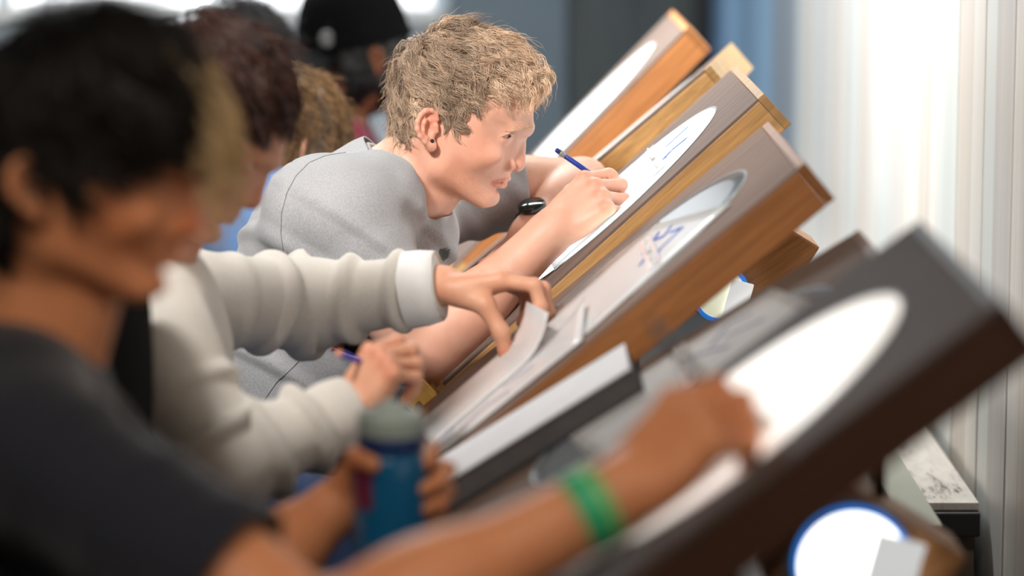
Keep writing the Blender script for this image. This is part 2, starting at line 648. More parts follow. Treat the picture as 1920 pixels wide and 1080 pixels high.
lampbox(DB, W(1600, 1062, 3.10), m_lamp, 'wooden lamp box with white lens and blue tape at bottom right')
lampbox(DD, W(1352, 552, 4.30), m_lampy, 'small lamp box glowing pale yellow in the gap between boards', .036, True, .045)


def on(D, u, w, h=0.0):
    return D.P(u, w, h)


def sheet(name, D, u0, u1, w0, w1, skew=0.0, h=.0022, bend=0.0, m=None, curl=None):
    """a sheet of paper lying on a desk board"""
    def fn(a, b):
        u = u0 + (u1 - u0) * a + skew * (b - .5)
        w = w0 + (w1 - w0) * b - skew * (a - .5)
        z = h + bend * math.sin(math.pi * a) * .5
        if curl:
            z += curl(a, b)
        return D.P(u, w, z)
    return BM().grid(fn, 14, 10).out(name, m, None, solid=.0006)


def sheet_rot(name, D, uc, wc, lu, lw, ang, h, m):
    ca, sa = math.cos(ang), math.sin(ang)

    def fn(a, b):
        p, q = (a - .5) * lu, (b - .5) * lw
        return D.P(uc + p * ca - q * sa, wc + p * sa + q * ca, h)
    return BM().grid(fn, 10, 10).out(name, m, None, solid=.0005)


def papermat(name, base=(238, 238, 240), trans=.45, rough=.3):
    """thin paper: part of the light goes through it"""
    M = Mat(name).set(Base_Color=lin(*base), Roughness=rough, Specular_IOR_Level=.5)
    tr = M.node('ShaderNodeBsdfTranslucent')
    tr.inputs['Color'].default_value = (*lin(*base), 1)
    mx = M.node('ShaderNodeMixShader')
    mx.inputs['Fac'].default_value = trans
    out = M.n['Material Output']
    M.link(M.bsdf.outputs[0], mx.inputs[1])
    M.link(tr.outputs[0], mx.inputs[2])
    M.link(mx.outputs[0], out.inputs['Surface'])
    return M.m


m_paper = papermat('white animation paper', (244, 242, 240), .6)
m_paperw = papermat('white paper sheet', (244, 244, 244), .3, .22)
m_ink = plain('blue pencil line', lin(58, 92, 190), .7, .1, 50)
m_ink2 = plain('grey blue pencil line', lin(112, 120, 160), .7, .1, 50)
m_lit_paper = papermat('paper on the bright disc', (240, 240, 244), .6)


def stroke(D, pts, m, parent, wd=.0012, h=.0032):
    P = [D.P(u, w, h) for u, w in pts]
    b = BM()
    for p, q in zip(P[:-1], P[1:]):
        d = nrm(q - p)
        b.box((p + q) / 2, d, np.cross(D.en, d), D.en, np.linalg.norm(q - p) / 2, wd, .0002)
    return b.out('pencil_stroke', m, parent)


def pegbar(D, u, w0, w1, lab, h=.003):
    rt = empty('peg_bar', D.P(u, (w0 + w1) / 2, 0))
    BM().box(D.P(u, (w0 + w1) / 2, h + .0008), D.ex, D.ey, D.en, .010, (w1 - w0) / 2, .0008, .0004).out('bar', m_clear, rt)
    for k in range(3):
        w = w0 + (w1 - w0) * (.14 + .36 * k)
        if k == 1:
            BM().lathe(D.P(u, w, h + .0012), D.en, [(.0036, 0), (.0036, .006), (.002, .0075)], 20).out('round_peg', m_clear, rt)
        else:
            BM().box(D.P(u, w, h + .0045), D.ex, D.ey, D.en, .0016, .007, .0034, .0008).out('flat_peg', m_clear, rt)
    setp(rt, lab, 'peg bar', 'peg bars on the discs')
    return rt


# desk A: paper on the disc
pa = sheet_rot('paper_sheet', DA, .36, .27, .25, .33, math.radians(-6), .0026, m_paper)
setp(pa, 'large cream lit sheet under the blurred drawing hand', 'paper')
# desk B: drawing with a peg bar, and the grey pad
pb = sheet('paper_sheet', DB, .10, .40, .10, .46, 0.05, m=m_paper, h=.0026)
setp(pb, 'sheet with faint blue sketch on the empty flatter desk', 'paper')
for q in ([(.22, .36), (.19, .42), (.16, .40)], [(.2, .3), (.24, .36), (.27, .33)], [(.15, .33), (.2, .36)]):
    stroke(DB, q, m_ink2, pb, .0022)
pegbar(DB, .255, .22, .46, 'pale peg bar across the sheet on the empty desk', .0034)
# desk C: white sheets
pc = sheet_rot('paper_sheet', DC, .272, .225, .25, .32, math.radians(-19), .0026, m_paperw)
setp(pc, 'white sheet with blue ink marks on the unlit grey disc', 'paper')
for q in ([(.205, .33), (.215, .30), (.20, .27), (.185, .30)], [(.17, .22), (.21, .20), (.225, .16)], [(.19, .26), (.175, .23)],
          [(.225, .24), (.245, .20)], [(.215, .3), (.235, .27), (.22, .22)]):
    stroke(DC, q, m_ink, pc, .0030)
pegbar(DC, .225, .10, .34, 'clear peg bar on the white inked sheet of the brown desk', .0034)
# desk D: sheets on the bright disc
pd = sheet('paper_sheet', DD, .17, .40, .10, .43, .02, m=m_lit_paper, h=.0026)
setp(pd, 'bright backlit sheet under the blond man\'s pencil hand', 'paper')
for q in ([(.115, .30), (.16, .30)], [(.125, .20), (.155, .215), (.17, .20)]):
    stroke(DD, q, m_ink, pd, .006)
pegbar(DD, .185, .12, .42, 'clear peg bar on the bright lit disc', .0034)


# ================================================================== IMPLICIT SURFACES
BIG = 0.06


def snoise(P, f, seed=0, octv=3):
    """smooth pseudo noise in about -1..1 from sums of turned sines"""
    r = np.random.default_rng(seed)
    out = np.zeros(len(P))
    amp, tot = 1.0, 0.0
    for o in range(octv):
        for _ in range(3):
            d = r.normal(size=3)
            d /= np.linalg.norm(d)
            e = r.normal(size=3)
            e /= np.linalg.norm(e)
            out += amp * np.sin(f * (P @ d) + 1.7 * np.sin(f * .7 * (P @ e) + r.uniform(0, 6)) + r.uniform(0, 6)) / 3
        tot += amp
        amp *= .5
        f *= 2.03
    return out / tot


class Field:
    def __init__(s):
        s.ops = []

    def cap(s, a, b, ra, rb=None, k=.012, sub=False, ysc=1.0):
        rb = ra if rb is None else rb
        a, b = np.asarray(a, float), np.asarray(b, float)
        r = max(ra, rb)
        lo, hi = np.minimum(a, b) - r, np.maximum(a, b) + r
        if ysc != 1.0:
            yc = (a[1] + b[1]) / 2
            ext = (hi[1] - lo[1]) / 2 * ysc
            lo[1], hi[1] = yc - ext, yc + ext
        ba = b - a
        L2 = ba @ ba + 1e-12

        def fn(X, Y, Z):
            if ysc != 1.0:
                Y = a[1] + (Y - a[1]) / ysc
            px, py, pz = X - a[0], Y - a[1], Z - a[2]
            h = np.clip((px * ba[0] + py * ba[1] + pz * ba[2]) / L2, 0, 1)
            dx, dy, dz = px - h * ba[0], py - h * ba[1], pz - h * ba[2]
            return np.sqrt(dx * dx + dy * dy + dz * dz) - (ra + (rb - ra) * h)
        s.ops.append((lo, hi, fn, k, sub))
        return s

    def ell(s, c, r, ax=None, k=.012, sub=False):
        """ellipsoid; ax = 3x3 rows are its axes"""
        c, r = np.asarray(c, float), np.asarray(r, float)
        A = np.eye(3) if ax is None else np.asarray(ax, float)
        ext = np.sqrt(((A * r[:, None]) ** 2).sum(0))
        mr = r.min()

        def fn(X, Y, Z):
            X, Y, Z = X - c[0], Y - c[1], Z - c[2]
            q = [(A[i, 0] * X + A[i, 1] * Y + A[i, 2] * Z) / r[i] for i in range(3)]
            k0 = np.sqrt(q[0] ** 2 + q[1] ** 2 + q[2] ** 2)
            k1 = np.sqrt((q[0] / r[0]) ** 2 + (q[1] / r[1]) ** 2 + (q[2] / r[2]) ** 2)
            return np.where(k1 > 1e-6, k0 * (k0 - 1) / np.maximum(k1, 1e-6), -mr)
        s.ops.append((c - ext, c + ext, fn, k, sub))
        return s

    def chain(s, pts, rad, k=.004, sub=False):
        for i in range(len(pts) - 1):
            s.cap(pts[i], pts[i + 1], rad[i], rad[i + 1], k, sub)
        return s

    def custom(s, lo, hi, fn, k=.012, sub=False):
        s.ops.append((np.asarray(lo, float), np.asarray(hi, float), fn, k, sub))
        return s

    def evaluate(s, lo, hi, h):
        lo = np.floor(np.asarray(lo) / h) * h
        n = np.ceil((np.asarray(hi) - lo) / h).astype(int) + 1
        F = np.full(n, BIG, np.float32)
        for olo, ohi, fn, k, sub in s.ops:
            m = k + 2.5 * h + (.012 if not sub else 0.002)
            i0 = np.maximum(np.floor((olo - m - lo) / h).astype(int), 0)
            i1 = np.minimum(np.ceil((ohi + m - lo) / h).astype(int) + 1, n)
            if np.any(i1 <= i0):
                continue
            sl = tuple(slice(a, b) for a, b in zip(i0, i1))
            ax = [(lo[j] + h * np.arange(i0[j], i1[j])).astype(np.float32) for j in range(3)]
            X, Y, Z = ax[0][:, None, None], ax[1][None, :, None], ax[2][None, None, :]
            d = np.asarray(fn(X, Y, Z), np.float32)
            cur = F[sl]
            if sub:
                d = -d
                if k > 0:
                    hh = np.maximum(k - np.abs(cur - d), 0) / k
                    F[sl] = np.maximum(cur, d) + hh * hh * k * .25
                else:
                    F[sl] = np.maximum(cur, d)
            else:
                if k > 0:
                    hh = np.maximum(k - np.abs(cur - d), 0) / k
                    F[sl] = np.minimum(cur, d) - hh * hh * k * .25
                else:
                    F[sl] = np.minimum(cur, d)
        return F, lo

    def bounds(s):
        lo = np.min([o[0] for o in s.ops if not o[4]], axis=0)
        hi = np.max([o[1] for o in s.ops if not o[4]], axis=0)
        return lo - .015, hi + .015

    def mesh(s, h, lo=None, hi=None):
        a, b = s.bounds()
        lo = a if lo is None else np.maximum(lo, a)
        hi = b if hi is None else np.minimum(hi, b)
        F, org = s.evaluate(lo, hi, h)
        return surface_nets(F, org, h)


def surface_nets(F, org, h):
    S = F < 0
    c = S[:-1, :-1, :-1].astype(np.int8)
    tot = c.copy()
    for dx in (0, 1):
        for dy in (0, 1):
            for dz in (0, 1):
                if dx + dy + dz:
                    tot += S[dx:S.shape[0] - 1 + dx, dy:S.shape[1] - 1 + dy, dz:S.shape[2] - 1 + dz]
    mixed = (tot > 0) & (tot < 8)
    ijk = np.argwhere(mixed)
    idx = np.full(mixed.shape, -1, np.int32)
    idx[mixed] = np.arange(len(ijk))
    corners = [(a, b, c_) for a in (0, 1) for b in (0, 1) for c_ in (0, 1)]
    val = {q: F[ijk[:, 0] + q[0], ijk[:, 1] + q[1], ijk[:, 2] + q[2]] for q in corners}
    acc = np.zeros((len(ijk), 3))
    cnt = np.zeros(len(ijk))
    for q in corners:
        for ax in range(3):
            if q[ax] == 0:
                p = list(q)
                p[ax] = 1
                p = tuple(p)
                a, b = val[q], val[p]
                ch = (a < 0) != (b < 0)
                t = np.where(ch, a / np.where(ch, a - b, 1), 0)
                pt = np.tile(np.array(q, float), (len(ijk), 1))
                pt[:, ax] += t
                acc[ch] += pt[ch]
                cnt[ch] += 1
    V = org + h * (ijk + acc / np.maximum(cnt, 1)[:, None])
    faces = []
    for ax in range(3):
        o1, o2 = (ax + 1) % 3, (ax + 2) % 3
        sh = list(S.shape)
        sl0 = [slice(None)] * 3
        sl1 = [slice(None)] * 3
        sl0[ax] = slice(0, sh[ax] - 1)
        sl1[ax] = slice(1, sh[ax])
        for o in (o1, o2):
            sl0[o] = slice(1, sh[o] - 1)
            sl1[o] = slice(1, sh[o] - 1)
        A, B = S[tuple(sl0)], S[tuple(sl1)]
        e = np.argwhere(A != B)
        inside = A[A != B]
        off = np.array([1, 1, 1])
        off[ax] = 0
        e = e + off
        def cell(d1, d2):
            q = e.copy()
            q[:, o1] += d1
            q[:, o2] += d2
            return idx[q[:, 0], q[:, 1], q[:, 2]]
        quad = np.stack([cell(-1, -1), cell(0, -1), cell(0, 0), cell(-1, 0)], 1)
        quad[~inside] = quad[~inside][:, ::-1]
        faces.append(quad)
    Q = np.concatenate(faces)
    Q = Q[(Q >= 0).all(1)]
    return V, Q


def vnormals(V, Q):
    a, b, c = V[Q[:, 0]], V[Q[:, 1]], V[Q[:, 2]]
    n = np.cross(b - a, c - a)
    N = np.zeros_like(V)
    for i in range(Q.shape[1]):
        np.add.at(N, Q[:, i], n)
    return N / (np.linalg.norm(N, axis=1, keepdims=True) + 1e-12)


def relax(V, Q, it=2, f=.5):
    for _ in range(it):
        acc = np.zeros_like(V)
        cnt = np.zeros(len(V))
        k = Q.shape[1]
        for i in range(k):
            a, b = Q[:, i], Q[:, (i + 1) % k]
            np.add.at(acc, a, V[b])
            np.add.at(acc, b, V[a])
            np.add.at(cnt, a, 1)
            np.add.at(cnt, b, 1)
        V = V * (1 - f) + f * acc / np.maximum(cnt, 1)[:, None]
    return V


def clip_mesh(V, Q, g):
    """keep the part of the mesh where g < 0, cut cleanly; returns triangles"""
    T = np.concatenate([Q[:, [0, 1, 2]], Q[:, [0, 2, 3]]]) if Q.shape[1] == 4 else Q
    ins = g[T] < 0
    n = ins.sum(1)
    keep = [T[n == 3]]
    newV = []
    cache = {}
    base = len(V)

    def cut(i, j):
        key = (min(i, j), max(i, j))
        if key not in cache:
            t = g[i] / (g[i] - g[j])
            cache[key] = base + len(newV)
            newV.append(V[i] + (V[j] - V[i]) * t)
        return cache[key]
    extra = []
    for t, q in zip(T[(n == 1) | (n == 2)], ins[(n == 1) | (n == 2)]):
        poly = []
        for a in range(3):
            b = (a + 1) % 3
            if q[a]:
                poly.append(t[a])
            if q[a] != q[b]:
                poly.append(cut(t[a], t[b]))
        for k in range(1, len(poly) - 1):
            extra.append((poly[0], poly[k], poly[k + 1]))
    if extra:
        keep.append(np.array(extra, np.int64))
    T = np.concatenate(keep)
    V = np.concatenate([V, np.array(newV)]) if newV else V
    used = np.unique(T)
    mp = np.full(len(V), -1)
    mp[used] = np.arange(len(used))
    return V[used], mp[T]


# ------------------------------------------------------------------ heads
# sagittal outline of a man's head (no nose, no hair), metres from the ear canal: u forward, v up
HS = 1290.0
_prof_px = [(1001, 183), (1000, 210), (1000, 232), (1000, 242), (993, 250), (983, 258), (978, 272), (972, 290), (966, 306), (961, 318),
            (957, 325), (957, 333), (952, 338), (949, 342), (945, 349), (938, 353), (933, 357), (933, 365),
            (930, 374), (920, 383), (905, 384), (893, 382), (875, 376), (852, 367), (835, 372), (800, 392), (760, 360), (738, 300),
            (736, 250), (733, 220), (737, 180), (746, 135), (768, 95), (800, 68), (840, 54), (880, 54), (920, 66), (955, 90), (982, 125), (996, 158)]
PROF = np.array([((x - 815) / HS, -(y - 225) / HS) for x, y in _prof_px])


def _chaikin(P, n=2):
    for _ in range(n):
        Q = np.roll(P, -1, 0)
        P = np.stack([.75 * P + .25 * Q, .25 * P + .75 * Q], 1).reshape(-1, 2)
    return P


PROFS = _chaikin(PROF, 2)
GH = .0012
GU0, GV0 = -.14, -.20
GNU, GNV = int(.36 / GH), int(.42 / GH)


def _poly_sdf():
    U, V_ = np.meshgrid(GU0 + GH * np.arange(GNU), GV0 + GH * np.arange(GNV), indexing='ij')
    P = np.stack([U.ravel(), V_.ravel()], 1)
    d2 = np.full(len(P), 1e9)
    inside = np.zeros(len(P), bool)
    n = len(PROFS)
    for i in range(n):
        a, b = PROFS[i], PROFS[(i + 1) % n]
        e = b - a
        w = P - a
        t = np.clip((w @ e) / (e @ e + 1e-12), 0, 1)
        q = w - t[:, None] * e
        d2 = np.minimum(d2, (q * q).sum(1))
        cond = (a[1] > P[:, 1]) != (b[1] > P[:, 1])
        xs = a[0] + (P[:, 1] - a[1]) / (b[1] - a[1] + 1e-12) * e[0]
        inside ^= cond & (P[:, 0] < xs)
    d = np.sqrt(d2)
    return np.where(inside, d, -d).reshape(U.shape)


PSDF = _poly_sdf()


def psdf(U, V_):
    x = np.clip((U - GU0) / GH, 0, GNU - 1.001)
    y = np.clip((V_ - GV0) / GH, 0, GNV - 1.001)
    i, j = x.astype(int), y.astype(int)
    fx, fy = x - i, y - j
    return (PSDF[i, j] * (1 - fx) * (1 - fy) + PSDF[i + 1, j] * fx * (1 - fy) + PSDF[i, j + 1] * (1 - fx) * fy + PSDF[i + 1, j + 1] * fx * fy)


def sstep(a, b, x):
    t = np.clip((x - a) / (b - a), 0, 1)
    return t * t * (3 - 2 * t)


def head_width(U, V_):
    """greatest half width of the head at a place in the sagittal plane"""
    w = .076 - .010 * sstep(.02, .13, U)                  # narrower towards the face
    w = w - .016 * sstep(-.02, -.12, V_) * sstep(-.03, .05, U)   # narrows to the jaw
    w = w - .023 * sstep(.04, .10, U) * sstep(-.045, -.11, V_)
    w = w - .018 * sstep(-.01, -.10, V_) * sstep(.03, -.05, U)
    w = w - .007 * sstep(.085, .115, U) * sstep(-.015, -.045, V_)
    w = w - .006 * sstep(.07, .10, U) * sstep(-.065, -.03, V_) * sstep(.02, -.005, V_)
    return w


def surf_r(x, y):
    """half width of the plain head at a place of the outline photo"""
    u, v = px_local(x, y)
    u, v = np.array([u]), np.array([v])
    q = 1 - np.clip(psdf(u, v) / .074, 0, 1)
    return float((head_width(u, v) * np.sqrt(np.maximum(0, 1 - q * q)))[0])


class HeadFrame:
    """places the local head (u forward, v up, s to the head's right) in the world"""

    def __init__(s, ear, fwd_deg=0.0, yaw=0.0, roll=0.0, flip=False, scale=1.0):
        s.o = np.asarray(ear, float)
        a = math.radians(fwd_deg)
        u = np.array([math.cos(a), 0, math.sin(a)])
        v = np.array([-math.sin(a), 0, math.cos(a)])
        r = np.array([0, -1.0, 0])
        if roll:
            R = np.array(Matrix.Rotation(roll, 3, Vector(u)))
            v, r = R @ v, R @ r
        if yaw:
            R = np.array(Matrix.Rotation(yaw, 3, 'Z'))
            u, v, r = R @ u, R @ v, R @ r
        s.u, s.v, s.r, s.k = u, v, r, scale

    def p(s, u, v, r=0.0):
        return s.o + s.k * (u * s.u + v * s.v + r * s.r)

    def loc(s, P):
        d = (np.asarray(P) - s.o) / s.k
        return d @ s.u, d @ s.v, d @ s.r

    def ax(s):
        return np.array([s.u, s.v, s.r])


def px_local(x, y):
    return ((x - 815) / HS, -(y - 225) / HS)


def add_head(F, hf, detail=True):
    lo = np.full(3, 1e9)
    hi = -lo
    for u in (-.09, .16):
        for v in (-.14, .15):
            for r in (-.09, .09):
                q = hf.p(u, v, r)
                lo, hi = np.minimum(lo, q), np.maximum(hi, q)
    R = .074

    def fn(X, Y, Z):
        X, Y, Z = (X - hf.o[0]) / hf.k, (Y - hf.o[1]) / hf.k, (Z - hf.o[2]) / hf.k
        U = X * hf.u[0] + Y * hf.u[1] + Z * hf.u[2]
        V_ = X * hf.v[0] + Y * hf.v[1] + Z * hf.v[2]
        S = X * hf.r[0] + Y * hf.r[1] + Z * hf.r[2]
        D = psdf(U, V_)
        q = 1 - np.clip(D / R, -3, 1)
        return hf.k * R * (np.sqrt(q * q + (S / head_width(U, V_)) ** 2) - 1)
    F.custom(lo, hi, fn, k=.006)
    L = lambda x, y, r=0.0: hf.p(*px_local(x, y), r)
    k = hf.k
    A = hf.ax()
    # brow ridges and cheek bones
    for s in (-1, 1):
        F.cap(L(987, 241, .012 * s), L(962, 233, .040 * s), .0085 * k, .006 * k, .012)
        F.ell(L(915, 285, .052 * s), np.array([.024, .014, .012]) * k, A, .02)
        F.ell(L(947, 250, .038 * s), np.array([.0115, .0105, .0140]) * k, A, .012, True)       # socket
    # nose
    F.cap(L(977, 256), L(970, 303), .0066 * k, .0105 * k, .008)
    F.cap(L(976, 272), L(968, 305), .0064 * k, .0118 * k, .005)
    F.ell(L(967, 308), np.array([.0116, .0104, .0118]) * k, A, .004)
    for s in (-1, 1):
        F.ell(L(953, 306, (surf_r(953, 306) - .0042) * s), np.array([.0122, .0098, .0070]) * k, A, .005)
        F.ell(L(963, 320, .0070 * s), np.array([.0055, .0028, .0032]) * k, A, .002, True)     # nostril
    # lips and the line between them, laid on the curve of the face
    def M(x, y, s, off=0.0):
        return L(x, y, (surf_r(x, y) + off) * s)
    for s in (-1, 1):
        F.chain([L(953, 335, 0), M(945, 335, s, -.0012), M(935, 335.5, s, -.0012), M(926, 337, s, -.001)], np.array([.0036, .0032, .0026, .0011]) * k, .002)
        F.chain([L(943, 345.5, 0), M(938, 345, s, -.001), M(931, 342, s, -.001), M(925, 338.5, s, -.001)], np.array([.0054, .0048, .0034, .0012]) * k, .003)
        F.chain([L(957, 339.5, 0), M(947, 339.5, s, .0008), M(935, 338.5, s, .0008), M(922, 337.5, s, .0006)], np.array([.0013, .0013, .0012, .0010]) * k, .0012, True)
    F.ell(L(932, 357), np.array([.005, .004, .014]) * k, A, .006, True)
    F.ell(L(921, 372), np.array([.011, .0105, .017]) * k, A, .010)
    # jaw
    for s in (-1, 1):
        F.cap(L(833, 310, .054 * s), L(905, 370, .024 * s), .013 * k, .011 * k, .022)
    # lids
    for s in (-1, 1):
        c = L(943, 249, .0370 * s)
        F.ell(c, np.array([.0134, .0130, .0148]) * k, A, .010)
        F.chain([L(958, 248.5, .0290 * s), L(959, 248, .0385 * s), L(954, 249, .0475 * s), L(943, 251, .0520 * s)], [.0006 * k, .0027 * k, .0024 * k, .0005 * k], .0006, True)
        F.chain([L(961, 241, .0280 * s), L(961, 239.5, .039 * s), L(953, 241, .0495 * s), L(941, 244, .0545 * s)], [.0008 * k] * 4, .0012, True)
    if detail is None:
        return
    for s in (-1, 1):
        add_ear(F, hf, s)


def add_ear(F, hf, s):
    L = lambda x, y, r: hf.p(*px_local(x, y), r * s)
    k = hf.k
    B = .071

    def E(x, y, lift=0.0):
        # plate of the ear leans out from the skull towards the back
        return L(x, y, B + .006 + .018 * (834 - x) / 44.0 + lift)
    rim = [(828, 214), (826, 204), (818, 198), (808, 197), (799, 204), (793, 217), (793, 230), (798, 243), (806, 254), (815, 263)]
    F.ell(E(811, 226), np.array([.0150, .0265, .0040]) * k, np.array([nrm(hf.u - .55 * s * hf.r), hf.v, nrm(hf.r + .55 * s * hf.u)]), .006)
    F.chain([E(*p, .0025) for p in rim], [.0036 * k] * len(rim), .003)
    F.ell(E(817, 262, .001), np.array([.0085, .0095, .0042]) * k, hf.ax(), .004)
    anti = [(812, 209), (806, 219), (805, 232), (811, 246)]
    F.chain([E(*p, .003) for p in anti], [.0028 * k] * 4, .003)
    F.ell(E(816, 231, .006), np.array([.0075, .0120, .0065]) * k, hf.ax(), .003, True)
    F.ell(E(815, 208, .004), np.array([.0075, .0045, .0030]) * k, hf.ax(), .003, True)
    F.cap(E(826, 226, .002), E(827, 236, .002), .0042 * k, .0036 * k, .003)


# ------------------------------------------------------------------ hands
FING = {'index': (.033, (.044, .026, .021), .0092), 'middle': (.011, (.049, .030, .022), .0094),
        'ring': (-.011, (.045, .028, .021), .0090), 'pinky': (-.032, (.035, .021, .019), .0080)}


class Hand:
    def __init__(s, wrist, d, back, right=True, scale=1.0):
        s.w = np.asarray(wrist, float)
        s.d = nrm(d)
        b = np.asarray(back, float)
        s.b = nrm(b - s.d * (b @ s.d))
        s.t = np.cross(s.b, s.d) if right else np.cross(s.d, s.b)
        s.k = scale
        s.tips = {}
        s.joints = {}

    def p(s, d, t, b):
        return s.w + s.k * (d * s.d + t * s.t + b * s.b)

    def v(s, d, t, b):
        return d * s.d + t * s.t + b * s.b


def add_hand(F, hd, curls, thumb, fk=.0035):
    """curls: finger -> (mcp, pip, dip, spread) in degrees; thumb: points (d, t, b) in hand space"""
    k = hd.k
    # palm
    for nm, (off, ph, r) in FING.items():
        F.cap(hd.p(.008, off * .55, 0), hd.p(.086 - abs(off - .005) * .25, off, .0), .0135 * k, .0118 * k, .010)
    F.ell(hd.p(.045, .002, -.003), np.array([.045, .036, .0125]) * k, np.array([hd.d, hd.t, hd.b]), .010)
    F.ell(hd.p(.040, -.026, -.006), np.array([.036, .013, .0125]) * k, np.array([hd.d, hd.t, hd.b]), .010)
    for nm, (off, ph, r) in FING.items():
        c = curls[nm]
        base = hd.p(.086 - abs(off - .005) * .25, off, .001)
        F.ell(base + hd.b * .004 * k, np.array([.010, .0085, .008]) * k, np.array([hd.d, hd.t, hd.b]), .006)     # knuckle
        ang = 0.0
        side = math.radians(c[3])
        pts = [base]
        rad = [r * 1.05 * k]
        for L_, a, f in zip(ph, c[:3], (1.0, .92, .80)):
            ang += math.radians(a)
            dv = math.cos(ang) * (hd.d * math.cos(side) + hd.t * math.sin(side)) - math.sin(ang) * hd.b
            pts.append(pts[-1] + dv * L_ * k)
            rad.append(r * f * k)
        F.chain(pts, rad, fk)
        for q, rr in zip(pts[1:-1], rad[1:-1]):
            F.ell(q, np.array([rr * 1.04] * 3), None, fk)
        hd.tips[nm] = pts[-1]
        hd.joints[nm] = pts
    tp = [hd.p(*q) for q in thumb]
    tr = [.0165, .0125, .0105, .0088]
    F.chain(tp, [x * k for x in tr[:len(tp)]], .008)
    F.ell(hd.p(.035, .026, -.008), np.array([.032, .014, .014]) * k, np.array([hd.d, hd.t, hd.b]), .012)
    hd.tips['thumb'] = tp[-1]
    hd.joints['thumb'] = tp


def add_arm(F, sh, el, wr, k=1.0, hand=None, crease=.015):
    sh, el, wr = [np.asarray(q, float) for q in (sh, el, wr)]
    F.cap(sh, el, .053 * k, .041 * k, .02)
    F.ell((sh * .45 + el * .55), np.array([.09, .05, .05]) * k, basis(el - sh), .02)
    F.cap(el, wr, .042 * k, .0285 * k, crease)
    m = el * .72 + wr * .28
    F.ell(m, np.array([.085, .049, .047]) * k, basis(wr - el), min(.02, crease * 1.3))
    if hand is not None:
        F.cap(wr - nrm(wr - el) * .01, hand.p(.012, 0, 0), .027 * k, .0235 * k, .012)


def basis(d):
    d = nrm(d)
    a = np.array([0, 1.0, 0]) if abs(d[1]) < .8 else np.array([1.0, 0, 0])
    b = nrm(a - d * (a @ d))
    return np.array([d, b, np.cross(d, b)])


def paint(V, base, spots):
    """vertex tint: soft spots (centre, radius, colour, strength)"""
    C = np.tile(np.asarray(base, float), (len(V), 1))
    for c, r, col, st in spots:
        w = st * np.exp(-((V - np.asarray(c)) ** 2).sum(1) / (r * r))
        C = C * (1 - w[:, None]) + w[:, None] * np.asarray(col)
    return C


def nails(hd, parent, m, names=('index', 'middle', 'ring', 'pinky', 'thumb')):
    for n in names:
        j = hd.joints[n]
        d = nrm(j[-1] - j[-2])
        if n == 'thumb':
            up = nrm(hd.t * .6 + hd.b * .8)
        else:
            e = nrm(j[-2] - j[-3])
            up = hd.b - d * (hd.b @ d)
            if np.linalg.norm(up) < .2:
                up = e
        up = nrm(up - d * (up @ d))
        sd = np.cross(d, up)
        r = (FING[n][2] if n != 'thumb' else .0105) * .8 * hd.k
        c = j[-1] + d * r * .15 + up * r * .82
        b = BM()
        b.grid(lambda u, v: c + d * (u - .5) * r * 1.5 + sd * (v - .5) * r * 1.3 * (1 - .25 * (2 * u - 1) ** 2) - up * r * .32 * (2 * v - 1) ** 2, 5, 5)
        b.out('fingernail', m, parent, solid=.0006)


# ------------------------------------------------------------------ hair
def tubes(pts, rad, m, name, parent, cols):
    """n strands (n, segs+1, 3) as tapered three-sided tubes in one mesh"""
    n, k1 = pts.shape[:2]
    segs = k1 - 1
    t = np.linspace(0, 1, k1)
    tang = np.gradient(pts, axis=1)
    tang /= np.linalg.norm(tang, axis=2, keepdims=True) + 1e-9
    b1 = np.cross(tang, np.array([.2, .9, .4]))
    b1 /= np.linalg.norm(b1, axis=2, keepdims=True) + 1e-9
    b2 = np.cross(tang, b1)
    rr = rad * (1 - .75 * t ** 2)[None, :, None] * np.ones((n, 1, 1))
    V = np.stack([pts + rr * (math.cos(2.094 * k) * b1 + math.sin(2.094 * k) * b2) for k in range(3)], 2).reshape(-1, 3)
    base = (np.arange(n) * k1 * 3)[:, None, None]
    i = (np.arange(segs) * 3)[None, :, None]
    k = np.arange(3)[None, None, :]
    k2 = ((np.arange(3) + 1) % 3)[None, None, :]
    Q = np.stack([base + i + k, base + i + k2, base + i + 3 + k2, base + i + 3 + k], -1).reshape(-1, 4)
    me = np_mesh(name, V, Q)
    if cols.ndim == 2:
        cols = np.repeat(cols, k1 * 3, axis=0)
    else:
        cols = np.repeat(cols.reshape(-1, 3), 3, axis=0)
    set_cols(me, cols)
    return link_mesh(name, me, m, parent)


def strands(roots, dirs, lens, m, name, parent, segs=6, rad=.0005, cols=None, gravity=0.0):
    t = np.linspace(0, 1, segs + 1)
    d = dirs / (np.linalg.norm(dirs, axis=1, keepdims=True) + 1e-9)
    pts = roots[:, None, :] + d[:, None, :] * (lens[:, None] * t)[:, :, None]
    pts[:, :, 2] -= gravity * lens[:, None] * t ** 2
    return tubes(pts, rad, m, name, parent, np.ones((len(roots), 3)) if cols is None else cols)


# ================================================================== PEOPLE
def blend(a, b, t):
    return np.asarray(a, float) * (1 - t) + np.asarray(b, float) * t


def ramp1(x, xs, ys):
    return np.interp(x, xs, ys)


_hl = [(715, 250), (735, 250), (760, 254), (783, 246), (791, 205), (812, 192), (834, 198), (846, 224), (862, 234), (872, 222), (888, 204), (915, 188), (960, 178), (1003, 174), (1060, 176)]
HLU = np.array([(x - 815) / HS for x, y in _hl])
HLV = np.array([-(y - 225) / HS for x, y in _hl])


def head_surface(hf, h=.005, inflate=0.0):
    """bare skull mesh, for growing hair"""
    F = Field()
    add_head(F, hf, None)
    lo, hi, fn, k, sub = F.ops[0]
    G = Field()
    G.custom(lo - inflate - .01, hi + inflate + .01, lambda X, Y, Z: fn(X, Y, Z) - inflate, 0)
    V, Q = G.mesh(h)
    return V, Q


